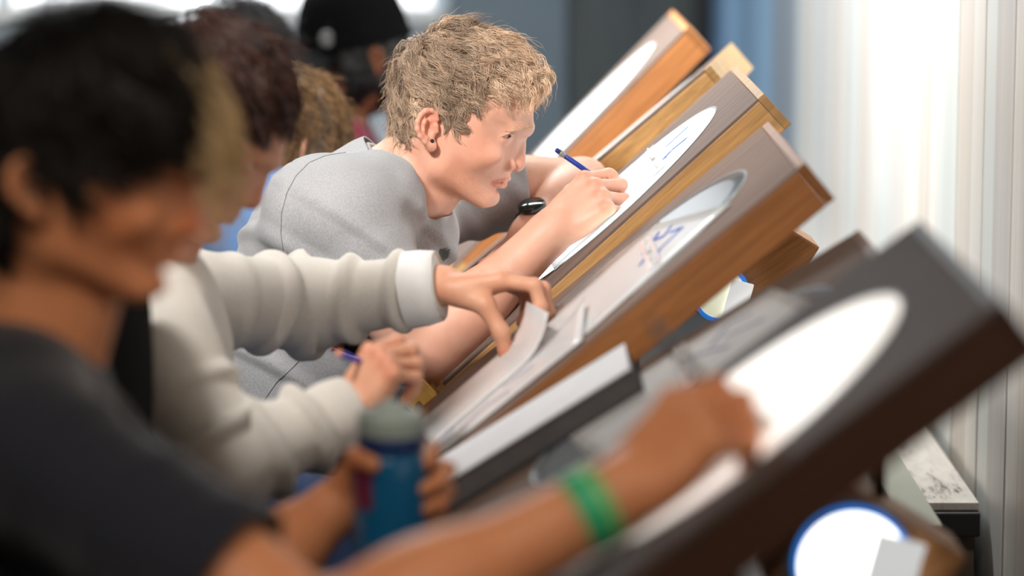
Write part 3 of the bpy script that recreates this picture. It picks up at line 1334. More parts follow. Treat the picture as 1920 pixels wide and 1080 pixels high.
def hair_cap(hf, parent, m, thick, line=None, lump=.004, freq=90, h=.004, seed=1, col=(1, 1, 1), drop=0.0, front=0.0):
    V, Q = head_surface(hf, h, thick)
    u, v, r = hf.loc(V)
    vh = np.interp(u, HLU, HLV) - drop if line is None else line(u, v, r)
    V, T = clip_mesh(V, Q, vh - v)
    N = vnormals(V, T)
    u, v, r = hf.loc(V)
    V = V + N * (lump * snoise(V, freq, seed, 3))[:, None]
    if front:
        V = V + hf.u * (front * sstep(.06, .15, u) * sstep(.02, .06, v))[:, None]
    me = np_mesh('hair', V, T)
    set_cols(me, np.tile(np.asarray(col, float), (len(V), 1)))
    o = link_mesh('hair', me, m, parent)
    sol = o.modifiers.new('thick', 'SOLIDIFY')
    sol.thickness = .004
    sol.offset = -1
    return o


def skull_fn(hf):
    F = Field()
    add_head(F, hf, None)
    fn = F.ops[0][2]

    def f(P):
        return fn(P[:, 0], P[:, 1], P[:, 2])

    def g(P):
        e = .002
        N = np.stack([f(P + np.eye(3)[i] * e) - f(P - np.eye(3)[i] * e) for i in range(3)], 1)
        return N / (np.linalg.norm(N, axis=1, keepdims=True) + 1e-9)
    return f, g


def make_hair(hf, parent, m, n, len_fn, top_fn, crown, thick=.006, line=None, locks=500, wave=.003, nwave=1.3, rad=.0006, seed=5, segs=11,
              col_fn=None, drop=0.0, lump=.003, name='hair_strands', capcol=(.55, .55, .55), jitter=.25, lift=0.0, flow=None, clump=.6, fly=.03, front=0.0):
    """groomed hair: strands leave the crown along the skull, wave in locks, at a height given by top_fn"""
    r = np.random.default_rng(seed)
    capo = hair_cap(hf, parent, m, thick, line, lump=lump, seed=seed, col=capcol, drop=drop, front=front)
    V, Q = head_surface(hf, .004, 0.0)
    u, v, w = hf.loc(V)
    vh = np.interp(u, HLU, HLV) - drop if line is None else line(u, v, w)
    ok = np.where(v > vh - .001)[0]
    f, g = skull_fn(hf)
    P = V[r.choice(ok, n)] + r.normal(size=(n, 3)) * .002
    cen = V[r.choice(ok, locks)]
    best = np.zeros(n, int)
    for a in range(0, n, 2000):
        best[a:a + 2000] = ((P[a:a + 2000, None, :] - cen[None]) ** 2).sum(2).argmin(1)
    u, v, w = hf.loc(P)
    L = len_fn(u, v, w) * r.uniform(.65, 1.15, n)
    lay = r.uniform(.25, 1.0, n) * (1 + r.normal(size=locks)[best] * .18)
    lang = r.normal(size=locks)[best] * jitter + r.normal(size=n) * .10
    lph = r.uniform(0, 6.28, locks)[best] + r.normal(size=n) * .35
    lcol = r.uniform(.52, 1.36, locks)[best] * r.uniform(.85, 1.15, n)
    lwav = r.uniform(.6, 1.4, locks)[best]
    C = hf.p(*crown)
    pts = np.zeros((n, segs + 1, 3))
    wob = np.zeros((n, segs + 1, 3))
    cur = P.copy()
    fw = fly * (r.uniform(size=n) < .05)
    for i in range(segs + 1):
        t = i / segs
        N = g(cur)
        D = cur - C if flow is None else flow(cur, hf)
        D = D - N * (D * N).sum(1)[:, None]
        D /= np.linalg.norm(D, axis=1, keepdims=True) + 1e-9
        S = np.cross(N, D)
        dirv = D * np.cos(lang)[:, None] + S * np.sin(lang)[:, None]
        uu, vv, ww = hf.loc(cur)
        want = top_fn(uu, vv, ww) * lay * (.30 + .70 * sstep(0, .35, np.full(n, t))) + lift * t * L + fw * t * t
        dist = f(cur)
        pts[:, i] = cur + N * (want - dist)[:, None]
        amp = wave * lwav * (.25 + .75 * t)
        ph = 6.2832 * nwave * t * L / .045 + lph
        wob[:, i] = S * (amp * np.sin(ph))[:, None] + N * (.6 * amp * np.cos(ph))[:, None]
        cur = cur + dirv * (L / segs)[:, None]
    pts = pts + wob
    # strands of a lock draw together towards their tips
    t = np.linspace(0, 1, segs + 1)
    mean = np.zeros((locks, segs + 1, 3))
    cnt = np.bincount(best, minlength=locks)
    np.add.at(mean, best, pts)
    mean /= np.maximum(cnt, 1)[:, None, None]
    root_off = pts - mean[best]
    pts = pts - root_off * (clump * t ** 1.3 * (fw == 0)[:, None])[:, :, None] * np.exp(-(np.linalg.norm(root_off, axis=2) / .02) ** 2)[:, :, None]
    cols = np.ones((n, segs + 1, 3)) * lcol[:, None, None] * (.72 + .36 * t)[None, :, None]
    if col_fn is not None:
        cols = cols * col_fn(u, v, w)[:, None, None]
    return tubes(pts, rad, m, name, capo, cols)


def sphere_np(c, r, n=24):
    th = np.linspace(0, math.pi, n + 1)
    ph = np.linspace(0, 2 * math.pi, 2 * n, endpoint=False)
    V = np.array([[math.sin(t) * math.cos(p), math.sin(t) * math.sin(p), math.cos(t)] for t in th for p in ph])
    Q = [(i * 2 * n + j, (i + 1) * 2 * n + j, (i + 1) * 2 * n + (j + 1) % (2 * n), i * 2 * n + (j + 1) % (2 * n)) for i in range(n) for j in range(2 * n)]
    return np.asarray(c) + V * r, V, np.array(Q)


m_eye = Mat('eye').set(Roughness=.08, Specular_IOR_Level=.6)
_at = m_eye.node('ShaderNodeVertexColor', layer_name='tint')
m_eye.color(_at.outputs['Color'])
m_eye = m_eye.m


def eyes(hf, parent, gaze, iris=(.20, .27, .31)):
    for s in (-1, 1):
        c = hf.p(*px_local(942, 249), .0370 * s)
        P, U, Q = sphere_np(c, .0124 * hf.k)
        a = U @ nrm(gaze)
        C = np.where((a > .988)[:, None], (.01, .01, .01), np.where((a > .885)[:, None], iris, (.86, .84, .80)))
        me = np_mesh('eyeball', P, Q)
        set_cols(me, C)
        link_mesh('eyeball', me, m_eye, parent)


def limb_param(V, pts):
    """nearest place on a polyline: distance, arc length"""
    pts = [np.asarray(p, float) for p in pts]
    best = np.full(len(V), 1e9)
    arc = np.zeros(len(V))
    s0 = 0.0
    for a, b in zip(pts[:-1], pts[1:]):
        e = b - a
        L = np.linalg.norm(e)
        t = np.clip(((V - a) @ e) / (L * L), 0, 1)
        d = np.linalg.norm(V - a - t[:, None] * e, axis=1)
        m = d < best
        best[m] = d[m]
        arc[m] = s0 + t[m] * L
        s0 += L
    return best, arc


def garment(name, F, h, m, parent, clips=(), fold=None, cols=None, thick=.003, smooth=2):
    V, Q = F.mesh(h)
    V = relax(V, Q, smooth)
    N = vnormals(V, Q)
    if fold is not None:
        V = V + N * fold(V, N)[:, None]
    T = Q
    for g in clips:
        V, T = clip_mesh(V, T, g(V))
    me = np_mesh(name, V, T)
    if cols is not None:
        set_cols(me, cols(V))
    o = link_mesh(name, me, m, parent)
    if thick:
        s = o.modifiers.new('thick', 'SOLIDIFY')
        s.thickness = thick
        s.offset = -1
    return o


def cut_beyond(c, d, rad):
    """clip function: removes what lies beyond plane (c, d) within rad of c"""
    c, d = np.asarray(c, float), nrm(d)

    def g(V):
        q = (V - c) @ d
        near = rad - np.linalg.norm((V - c) - 0 * d, axis=1)
        return np.minimum(q, near)
    return g


def legs(root, xh, Yc, m_p, shoe, spread=.10, h=.008, skin_m=None, zh=.535, kx=.42, name='trousers', x_ank=None, rad=1.0):
    F = Field()
    hips = np.array([xh, Yc, zh + .06])
    F.ell(hips, (.13, .175, .12), None, .03)
    for s in (-1, 1):
        hp = np.array([xh + .02, Yc + s * .09, zh])
        kn = np.array([xh + kx, Yc + s * spread * 1.3, zh - .01])
        an = np.array([xh + kx - .03 if x_ank is None else x_ank, Yc + s * spread * 1.3, .09])
        F.cap(hp, kn, .088 * rad, .066 * rad, .03)
        F.cap(kn, an, .064 * rad, .052 * rad, .02)

    def fold(V, N):
        return .004 * snoise(V, 38, 5, 3)
    o = garment(name, F, h, m_p, root, fold=fold, thick=0)
    for s in (-1, 1):
        an = np.array([xh + kx - .03 if x_ank is None else x_ank, Yc + s * spread * 1.3, .09])
        G = Field()
        G.cap(an + (-.02, 0, -.045), an + (.16, 0, -.052), .042, .036, .02)
        G.cap(an, an + (-.01, 0, -.05), .045, .045, .02)
        G.custom(an + (-.1, -.08, -.3), an + (.3, .08, -.0895), lambda X, Y, Z: Z - .0 + 0 * X + 0 * Y, 0, True)
        V, Q = G.mesh(.006)
        V[:, 2] = np.maximum(V[:, 2], .001)
        me = np_mesh('shoe', V, Q)
        link_mesh('shoe', me, shoe, root)
    return o


def stool(x, y, lab, z=.445):
    rt = empty('stool', (x, y, 0))
    BM().lathe((x, y, z - .05), (0, 0, 1), [(.15, 0), (.17, .012), (.17, .04), (.15, .05)], 32).out('seat', m_stool, rt)
    for k in range(4):
        a = math.pi / 4 + k * math.pi / 2
        BM().tube([(x + .10 * math.cos(a), y + .10 * math.sin(a), z - .049), (x + .19 * math.cos(a), y + .19 * math.sin(a), 0)], .011, 10).out('leg', m_steel, rt)
    b = BM()
    pts = [(x + .15 * math.cos(k * math.pi / 12), y + .15 * math.sin(k * math.pi / 12), .18) for k in range(25)]
    b.tube(pts, .007, 8, False)
    b.out('foot_ring', m_steel, rt)
    setp(rt, lab, 'stool', 'stools under the row')
    return rt


m_stool = plain('black vinyl', lin(30, 30, 32), .5, .1, 20)
m_nail = plain('nail', lin(236, 190, 172), .3, .05, 60)

# ------------------------------------------------------------------ the blond man
Y0 = 4.41


def blond():
    root = empty('person', (W(545, 840, Y0)[0], Y0, 0))
    b = lambda x, y, Y=Y0: W(x, y, Y)
    ear = b(815, 225)
    dep = np.linalg.norm(ear - np.array([0, 0, H]))
    hf = HeadFrame(ear, 0, yaw=math.radians(-3), scale=HS * dep / FPX)
    S = Field()
    # torso under the shirt, neck
    S.cap(b(622, 470), b(522, 640), .085, .085, .03, ysc=1.4)
    S.cap(b(522, 640), b(555, 830), .085, .085, .03, ysc=1.4)
    S.cap(b(716, 372), b(640, 440), .066, .09, .03, ysc=1.35)
    S.cap(b(806, 285), b(728, 366), .060, .066, .025)
    S.cap(b(835, 335), b(770, 405), .036, .045, .03)
    S.cap(b(752, 395), b(705, 470), .050, .075, .03, ysc=1.3)
    sh_r, el_r, wr_r = b(640, 400, 4.245), b(796, 668, 4.215), b(1040, 428, 4.27)
    sh_l, el_l, wr_l = b(805, 372, 4.585), b(1092, 346, 4.63), b(992, 440, 4.50)
    hr = Hand(wr_r, (.80, .06, .66), (-.46, -.76, .46), True, 1.0)
    hl = Hand(wr_l, (-.50, -.35, -.45), (-.5, -.2, .8), False, .98)
    add_arm(S, sh_r, el_r, wr_r, 1.10, hr)
    add_arm(S, sh_l, el_l, wr_l, 1.04, hl, .003)
    add_hand(S, hr, {'index': (46, 62, 25, 0), 'middle': (54, 78, 32, 0), 'ring': (62, 84, 36, -2), 'pinky': (68, 84, 36, -6)},
             [(.016, .022, -.012), (.052, .046, -.026), (.088, .046, -.036), (.112, .030, -.040)])
    add_hand(S, hl, {'index': (20, 30, 15, 3), 'middle': (22, 32, 15, 0), 'ring': (24, 34, 16, -2), 'pinky': (26, 36, 16, -6)},
             [(.016, .022, -.012), (.045, .05, -.02), (.075, .062, -.028), (.1, .066, -.032)])
    add_head(S, hf)
    # fine grid for the head and hands, coarser below
    hlo, hhi = hf.o + (-.13, -.13, -.135), hf.o + (.19, .13, .19)
    V1, Q1 = S.mesh(.0016, hlo, hhi)
    V2, Q2 = S.mesh(.0024, wr_r + (-.06, -.13, -.10), wr_r + (.17, .14, .16))
    V3, Q3 = S.mesh(.0045)
    c = V3[Q3].mean(1)
    def inside(lo, hi, mg):
        return ((c > lo + mg) & (c < hi - mg)).all(1)
    Q3 = Q3[~(inside(hlo, hhi, .006) | inside(wr_r + (-.06, -.13, -.10), wr_r + (.17, .14, .16), .006))]
    V = np.concatenate([V1, V2, V3])
    Q = np.concatenate([Q1, Q2 + len(V1), Q3 + len(V1) + len(V2)])
    L = lambda x, y, r=0.0: hf.p(*px_local(x, y), r)
    red = (1.0, .62, .55)
    spots = []
    for s in (-1, 1):
        spots += [(L(808, 215, .085 * s), .022, (1.0, .62, .55), .75), (L(818, 260, .08 * s), .012, (1.0, .68, .6), .5),
                  (L(905, 280, .06 * s), .03, (1.0, .80, .74), .6), (L(880, 330, .055 * s), .04, (.93, .82, .74), .55),
                  (L(845, 300, .06 * s), .03, (.97, .82, .76), .5), (L(920, 370, .02 * s), .022, (.90, .80, .72), .5),
                  (L(945, 255, .035 * s), .010, (1.0, .78, .74), .5)]
        for x, y in ((952, 334), (946, 334.5), (940, 335), (933, 336), (927, 337), (945, 346), (939, 345.5), (933, 343), (928, 340)):
            spots.append((L(x, y, (surf_r(x, y) + .001) * s), .0042, (.90, .50, .50), .75))
    spots += [(L(975, 305), .014, (1.0, .66, .60), .8), (L(960, 312, -.012), .01, (1.0, .62, .56), .5), (L(960, 312, .012), .01, (1.0, .62, .56), .6),
              (L(927, 287, .0605), .0022, (.55, .34, .28), .9), (L(866, 334, .0500), .0032, (.50, .38, .30), .8)]
    for hd in (hr, hl):
        for n in ('index', 'middle', 'ring', 'pinky'):
            spots.append((hd.joints[n][0] + hd.b * .01, .010, red, .55))
            spots.append((hd.joints[n][1] + hd.b * .006, .008, red, .25))
    spots.append((el_r * .6 + wr_r * .4, .09, (1.0, .86, .80), .5))
    me = np_mesh('body', V, Q)
    C = paint(V, (1, 1, 1), spots)
    uu, vv, ww = hf.loc(V)
    jaw = sstep(-.050, -.085, vv + .25 * np.maximum(0, .05 - uu)) * sstep(-.005, .02, uu) * (np.abs(ww) < .085) * (vv > -.135) * sstep(.112, .095, uu)
    C *= (1 - .085 * jaw * (np.random.default_rng(1).uniform(size=len(V)) > .62))[:, None] * (1 - .05 * jaw[:, None] * np.array([0, .6, 1.0]))
    set_cols(me, C)
    sk = skin('fair skin', lin(229, 178, 154), .10)
    link_mesh('body', me, sk, root)
    eyes(hf, root, (.80, -.42, -.40))
    # stud earring
    BM().lathe(L(819, 253, .0868), hf.r, [(.0030, 0), (.0030, .0022), (.0018, .003)], 16).out('ear_stud', m_steel, root)

    # hair
    m = hairmat('blond hair', lin(188, 156, 130), lin(236, 208, 178))

    def lens(u, v, r):
        top = sstep(.02, .09, v)
        fr = sstep(.03, .11, u) * sstep(.03, .06, v)
        return .026 + .022 * top + .012 * fr

    def topf(u, v, r):
        top = sstep(.00, .10, v)
        fr = sstep(.06, .15, u) * sstep(.0, .05, v)
        return .0055 + .011 * top + .014 * fr
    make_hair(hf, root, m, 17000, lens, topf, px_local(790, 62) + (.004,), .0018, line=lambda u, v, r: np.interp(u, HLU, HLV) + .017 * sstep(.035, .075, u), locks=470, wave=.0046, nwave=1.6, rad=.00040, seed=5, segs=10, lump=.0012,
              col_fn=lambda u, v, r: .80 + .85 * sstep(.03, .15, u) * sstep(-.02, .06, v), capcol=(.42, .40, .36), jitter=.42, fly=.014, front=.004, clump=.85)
    # curls that hang over the forehead
    r = np.random.default_rng(9)
    pts, cols = [], []
    for k in range(95):
        q = r.uniform()
        x, y = 962 + 58 * q + r.normal() * 7, 150 + 8 * r.normal() - 14 * (1 - q)
        s0 = r.uniform(-.056, .056) * (1 - .35 * q)
        c0 = hf.p(*px_local(x, y), s0)
        rc = r.uniform(.005, .0095)
        turn = r.uniform(3.6, 7.0)
        a0 = r.uniform(.3, 1.6)
        ax = nrm(hf.r + r.normal(size=3) * .45)
        e1 = nrm(hf.u - ax * (hf.u @ ax))
        e2 = np.cross(ax, e1)
        e2 = e2 if e2 @ hf.v > 0 else -e2
        br = r.uniform(.95, 1.5)
        for j in range(16):
            tt = np.linspace(0, 1, 15)
            rr = rc * (1 + .22 * r.normal()) * (1 - .35 * tt)
            an = math.pi * .75 - (a0 + turn * tt) * 1.0 + r.normal() * .16
            o = c0 + r.normal(size=3) * .0016
            pts.append(o[None] + e1[None] * (rr * np.cos(an))[:, None] + e2[None] * (rr * np.sin(an))[:, None] + ax[None] * (r.normal() * .002 + .007 * r.normal() * tt)[:, None] - hf.v[None] * (.010 * tt)[:, None] + hf.u[None] * (.004 * tt)[:, None])
            cols.append(np.ones(3) * br * r.uniform(.85, 1.15))
    tubes(np.array(pts), .0005, m, 'fringe', root, np.array(cols))
    # eyebrows, set on the skin
    N1 = vnormals(V1, Q1)
    for sd in (-1, 1):
        n = 170
        t = r.uniform(0, 1, n)
        G = np.array([hf.p(*px_local(995 - 46 * a, 236 - 5 * math.sin(a * 3.0) + 8 * a ** 2 + q), (.010 + .040 * a) * sd) + hf.u * .01 + hf.r * sd * .006 * a for a, q in zip(t, r.normal(size=n) * 2.0)])
        near = np.array([((V1 - q) ** 2).sum(1).argmin() for q in G])
        D = -hf.u * .55 + hf.r * sd * .75 + hf.v * .12 + N1[near] * .25 + r.normal(size=(n, 3)) * .12
        strands(V1[near] + N1[near] * .0003, D, r.uniform(.006, .010, n), m, 'eyebrow', root, 4, .00030, np.array([1.30, 1.36, 1.36]) * r.uniform(.95, 1.25, n)[:, None])
        n = 90
        t = r.uniform(0, 1, n)
        way = np.array([hf.p(*px_local(x, y), q * sd) for x, y, q in ((960, 245.5, .031), (960, 244, .039), (954, 245.5, .0485), (944, 249, .0525))])
        G = np.stack([np.interp(t, np.linspace(0, 1, 4), way[:, i]) for i in range(3)], 1)
        D = hf.u * 1.0 + hf.r * sd * (.2 + .9 * t)[:, None] + hf.v * .10 + r.normal(size=(n, 3)) * .1
        strands(G, D, r.uniform(.005, .008, n), m, 'eyelash', root, 4, .00022, np.ones((n, 3)) * .4)
    # arm down
    # ---------------- t-shirt
    T = Field()
    T.cap(b(724, 352), b(700, 380), .079, .085, .02)
    T.cap(b(690, 392), b(612, 470), .090, .112, .04, ysc=1.45)
    T.cap(b(612, 470), b(520, 640), .112, .106, .05, ysc=1.42)
    T.cap(b(520, 640), b(560, 850), .106, .112, .05, ysc=1.45)
    for s_, el, Ys in ((sh_r, el_r, 4.30), (sh_l, el_l, 4.53)):
        T.cap(b(706, 372, Ys), s_, .070, .068, .03)
    T.cap(b(600, 400, 4.27), sh_r, .085, .070, .04)
    T.cap(sh_r, blend(sh_r, el_r, .62), .068, .073, .03)
    T.cap(b(700, 410, 4.5), sh_l, .09, .070, .04)
    T.cap(sh_l, blend(sh_l, el_l, .66), .066, .062, .03)
    T.cap(b(800, 440, 4.44), b(676, 640, 4.42), .050, .07, .05, ysc=1.7)
    cN = b(742, 341)
    nN = nrm(b(852, 258) - b(730, 352))
    eR = blend(sh_r, el_r, .47)
    eL = blend(sh_l, el_l, .60)
    dR, dL = nrm(el_r - sh_r), nrm(el_l - sh_l)
    clips = [cut_beyond(cN + nN * .004, nN, .094), cut_beyond(eR, dR + np.array([.12, 0, 0]), .13), cut_beyond(eL, dL, .13)]
    arm_near = [sh_r, el_r]

    def fold(V, N):
        f = .0022 * snoise(V, 16, 3, 2)
        # long drapes that run from the shoulder down the back and across the belly
        q = V @ nrm((.55, .25, .8))
        f += .0075 * np.maximum(0, np.sin(q * 85 + 2.2 * snoise(V, 9, 8, 2))) ** 2 * sstep(1.02, .84, V[:, 2])
        q2 = V @ nrm((.85, .1, -.5))
        f += .0045 * np.sin(q2 * 130 + 2.5 * snoise(V, 10, 4, 2)) * np.exp(-((V - b(775, 440, 4.33)) ** 2).sum(1) / .08 ** 2)
        d, a = limb_param(V, arm_near)
        f += .0042 * np.sin(a * 110 + 3 * snoise(V, 14, 6, 2)) * sstep(.10, .06, d) * sstep(.02, .12, a)
        f -= .0045 * np.exp(-((V - b(575, 400, 4.25)) @ nrm((1, .2, .25))) ** 2 / .0032 ** 2) * sstep(.97, 1.02, V[:, 2])
        return f

    def cols(V):
        C = np.ones((len(V), 3))
        d = np.linalg.norm((V - b(815, 458, 4.40)) * (1, .6, 1), axis=1)
        C[(d < .028)] = (.16, .18, .17)
        p = b(668, 655, 4.30)
        q = V - p
        mk = (np.abs(q[:, 0] - .0) < .034) & (np.abs(q[:, 2] - .01) < .008) & (V[:, 1] < 4.45)
        C[mk] = (.55, .12, .12)
        return C
    m_tee = cloth('heather grey jersey', lin(174, 175, 178), heather=.10, tinted=True)
    tee = garment('t_shirt', T, .0042, m_tee, root, clips, fold, cols, .0022, 3)
    # stitched seams, laid on the cloth where the photo shows them
    from mathutils.bvhtree import BVHTree
    tm = tee.data
    bv = BVHTree.FromPolygons([v.co.copy() for v in tm.vertices], [tuple(p.vertices) for p in tm.polygons])
    m_seam = plain('seam thread', lin(112, 113, 116), .9, .1, 50)
    for path in (((648, 286), (610, 292), (580, 305), (555, 330), (538, 362), (528, 400), (527, 440), (532, 475)),
                 ((592, 628), (580, 655), (548, 690), (520, 715), (492, 755), (465, 785), (440, 808))):
        path = np.array(path, float)
        tt = np.linspace(0, len(path) - 1, 60)
        pts = []
        for q in tt:
            x, y = np.interp(q, np.arange(len(path)), path[:, 0]), np.interp(q, np.arange(len(path)), path[:, 1])
            d = W(x, y, 1.0) - np.array([0, 0, H])
            hit = bv.ray_cast(Vector((0, 0, H)), Vector(d))
            if hit[0] is not None and hit[0].y < 4.9:
                pts.append(np.array(hit[0]) + np.array(hit[1]) * .0002)
        if len(pts) > 8:
            BM().tube(pts, .0006, 6).out('seam', m_seam, tee)
    # ribbed collar
    pts = []
    e1 = nrm(b(793, 407) - b(690, 276))
    for k in range(49):
        a = 2 * math.pi * k / 48
        pts.append(cN + e1 * .0680 * math.cos(a) + np.array([0, 1.0, 0]) * .0735 * math.sin(a) + nN * .004 - nN * .006 * math.cos(2 * a))
    BM().tube(pts, .0062, 10, False).out('collar', cloth('collar jersey', lin(168, 170, 172), heather=.14), tee)
    # sleeve hems
    for e, d_, r_ in ((eR, dR, .0735), (eL, dL, .0645)):
        B = basis(d_)
        pts = [e - d_ * .004 + r_ * (math.cos(2 * math.pi * k / 40) * B[1] + math.sin(2 * math.pi * k / 40) * B[2]) for k in range(41)]
    # watch on the far wrist
    fd = nrm(wr_l - el_l)
    wc = blend(el_l, wr_l, .86)
    B = basis(fd)
    wt = BM().lathe(wc - fd * .013, fd, [(.033, 0), (.0355, .003), (.0355, .023), (.033, .026)], 40).out('wristwatch', m_black, root)
    up = nrm(np.array([-.35, -.55, .75]) - fd * (np.array([-.35, -.55, .75]) @ fd))
    wf = wc + up * .033
    BM().lathe(wf, up, [(.0215, 0), (.0215, .007), (.019, .0095), (.0, .0098)], 40).out('watch_case', plain('black glossy watch', lin(16, 18, 18), .08, .05, 30), wt)
    legs(root, b(545, 840)[0], Y0, plain('black shorts', lin(30, 31, 34), .85, .1, 30), m_stool, name='shorts', h=.009)
    setp(root, 'blond man in grey t-shirt with watch drawing with a blue pencil', 'person')
    stool(b(545, 840)[0] - .02, Y0, 'black round stool under the blond man')
    return hr, hf


HR, HF = blond()

# pencil in the blond man's hand
def pencil(a, b, r, m_body, lab, tipcol, m_end, ferr=True):
    a, b = np.asarray(a, float), np.asarray(b, float)
    d = nrm(b - a)
    L = np.linalg.norm(b - a)
    rt = empty('pencil', b)
    BM().tube([a + d * (.016 if ferr else .004), b - d * .014], r, 6).out('shaft', m_body, rt)
    BM().tube([a, a + d * (.006)], [r * .92, r], 12).out('end_cap', m_end, rt)
    if ferr:
        BM().tube([a + d * .006, a + d * .0095, a + d * .013, a + d * .016], [r * 1.06, r * 1.12, r * 1.06, r * 1.04], 12).out('ferrule', m_ring, rt)
    BM().tube([b - d * .014, b - d * .002], [r, r * .22], 12).out('cone', plain('pencil wood', lin(222, 182, 132), .6, .1, 60), rt)
    BM().tube([b - d * .002, b], [r * .22, r * .05], 8).out('lead', plain('pencil lead', tipcol, .4, .05, 60), rt)
    setp(rt, lab, 'pencil')
    return rt


m_bluep = plain('blue lacquer', lin(38, 62, 150), .2, .1, 50)
grip = (HR.tips['thumb'] + HR.tips['index']) / 2
pe = W(1043, 281, 4.30)
pdir = nrm(grip - pe)
pencil(pe, pe + pdir * .155, .0038, m_bluep, 'blue pencil with silver band in the blond man\'s hand', lin(40, 60, 150), plain('dark blue end', lin(22, 44, 120), .3, .1, 40))


# ------------------------------------------------------------------ the other people
def sweater_folds(pts, amp, freq, seed):
    def f(V):
        d, a = limb_param(V, pts)
        ph = 2.6 * snoise(V, 13, seed, 2)
        return amp * (np.maximum(0, np.sin(a * freq + ph)) ** 1.5 - .3)
    return f


def cream():
    Yc = 3.66
    root = empty('person', (W(255, 960, Yc)[0], Yc, 0))
    ear = W(312, 236, 3.56)
    dep = np.linalg.norm(ear - np.array([0, 0, H]))
    hf = HeadFrame(ear, -14, yaw=math.radians(4), scale=1.0)
    sh_r, el_r, wr_r = W(292, 650, 3.49), W(425, 868, 3.44), W(652, 772, 3.52)
    sh_l, el_l, wr_l = W(318, 560, 3.85), W(575, 572, 3.99), W(822, 536, 3.96)
    hr = Hand(wr_r, (.58, .08, .80), (-.55, -.62, .55), True, .92)
    hl = Hand(wr_l, (.97, .0, .06), (-.06, .18, .98), False, 1.06)
    S = Field()
    S.cap(W(330, 330, 3.57), W(240, 560, 3.64), .058, .064, .02)
    S.cap(W(255, 600, Yc), W(255, 930, Yc), .085, .095, .03, ysc=1.5)
    add_arm(S, sh_r, el_r, wr_r, .96, hr)
    add_arm(S, sh_l, el_l, wr_l, .96, hl)
    add_hand(S, hr, {'index': (48, 58, 30, 2), 'middle': (56, 68, 34, 0), 'ring': (64, 74, 36, -2), 'pinky': (70, 76, 36, -5)},
             [(.016, .022, -.012), (.050, .046, -.026), (.080, .046, -.042), (.100, .032, -.052)])
    add_hand(S, hl, {'index': (12, 66, 30, 5), 'middle': (16, 64, 30, 1), 'ring': (20, 64, 30, -3), 'pinky': (26, 60, 30, -8)},
             [(.016, .020, -.010), (.058, .038, -.028), (.076, .042, -.064), (.080, .038, -.094)])
    add_head(S, hf)
    V1, Q1 = S.mesh(.0034, hf.o - .17, hf.o + .19)
    V2, Q2 = S.mesh(.0028, wr_r + (-.05, -.12, -.1), wr_r + (.16, .13, .17))
    V4, Q4 = S.mesh(.0026, wr_l + (-.05, -.12, -.13), wr_l + (.22, .13, .12))
    V3, Q3 = S.mesh(.007)
    c = V3[Q3].mean(1)
    ins = lambda lo, hi: ((c > lo + .01) & (c < hi - .01)).all(1)
    Q3 = Q3[~(ins(hf.o - .17, hf.o + .19) | ins(wr_r + (-.05, -.12, -.1), wr_r + (.16, .13, .17)) | ins(wr_l + (-.05, -.12, -.13), wr_l + (.22, .13, .12)))]
    V = np.concatenate([V1, V2, V4, V3])
    n1, n2, n4 = len(V1), len(V2), len(V4)
    Q = np.concatenate([Q1, Q2 + n1, Q4 + n1 + n2, Q3 + n1 + n2 + n4])
    L = lambda x, y, r=0.0: hf.p(*px_local(x, y), r)
    spots = [(L(975, 305), .014, (1, .7, .62), .7), (L(948, 342), .008, (.85, .5, .48), .6)]
    for hd in (hr, hl):
        for nme in ('index', 'middle', 'ring', 'pinky'):
            spots.append((hd.joints[nme][0] + hd.b * .01, .012, (1, .74, .68), .6))
            spots.append((hd.tips[nme], .010, (1, .62, .56), .6))
        spots.append((hd.tips['thumb'], .016, (1, .6, .55), .7))
    me = np_mesh('body', V, Q)
    set_cols(me, paint(V, (1, 1, 1), spots))
    link_mesh('body', me, skin('light tan skin', lin(214, 158, 128)), root)
    eyes(hf, root, (.6, 0, -.8), (.10, .06, .04))
    nails(hl, root, m_nail, ('thumb', 'index'))
    m = hairmat('dark brown hair', lin(46, 26, 20), lin(74, 44, 34))
    line = lambda u, v, r: np.interp(u, HLU, HLV) - .012 + .012 * sstep(.08, .13, u)
    make_hair(hf, root, m, 5200, lambda u, v, r: .03 + .025 * sstep(0, .08, v) * sstep(.14, .08, u), lambda u, v, r: .009 + .010 * sstep(0, .10, v), px_local(800, 60) + (0,),
              .009, line=line, locks=300, wave=.002, nwave=.8, rad=.0009, seed=8, jitter=.15, segs=8)
    # sweater
    T = Field()
    T.cap(W(262, 560, 3.64), W(250, 640, 3.66), .088, .115, .03, ysc=1.25)
    T.cap(W(250, 640, Yc), W(243, 780, Yc), .112, .112, .04, ysc=1.45)
    T.cap(W(243, 780, Yc), W(260, 960, Yc), .112, .122, .04, ysc=1.42)
    for s_, e_, w_, Ys in ((sh_r, el_r, wr_r, 3.57), (sh_l, el_l, wr_l, 3.76)):
        T.cap(W(262, 590, Ys), s_, .075, .066, .03)
        T.cap(s_, e_, .066, .062, .03)
        T.cap(e_, blend(e_, w_, .95), .060, .046, .03)
    T.cap(blend(el_l, wr_l, .88), blend(el_l, wr_l, 1.1), .040, .036, .012)
    T.cap(blend(el_r, wr_r, .86), blend(el_r, wr_r, 1.1), .041, .037, .012)
    dR, dL = nrm(wr_r - el_r), nrm(wr_l - el_l)
    f1 = sweater_folds([sh_r, el_r, wr_r], .0150, 95, 2)
    f2 = sweater_folds([sh_l, el_l, wr_l], .0120, 95, 5)

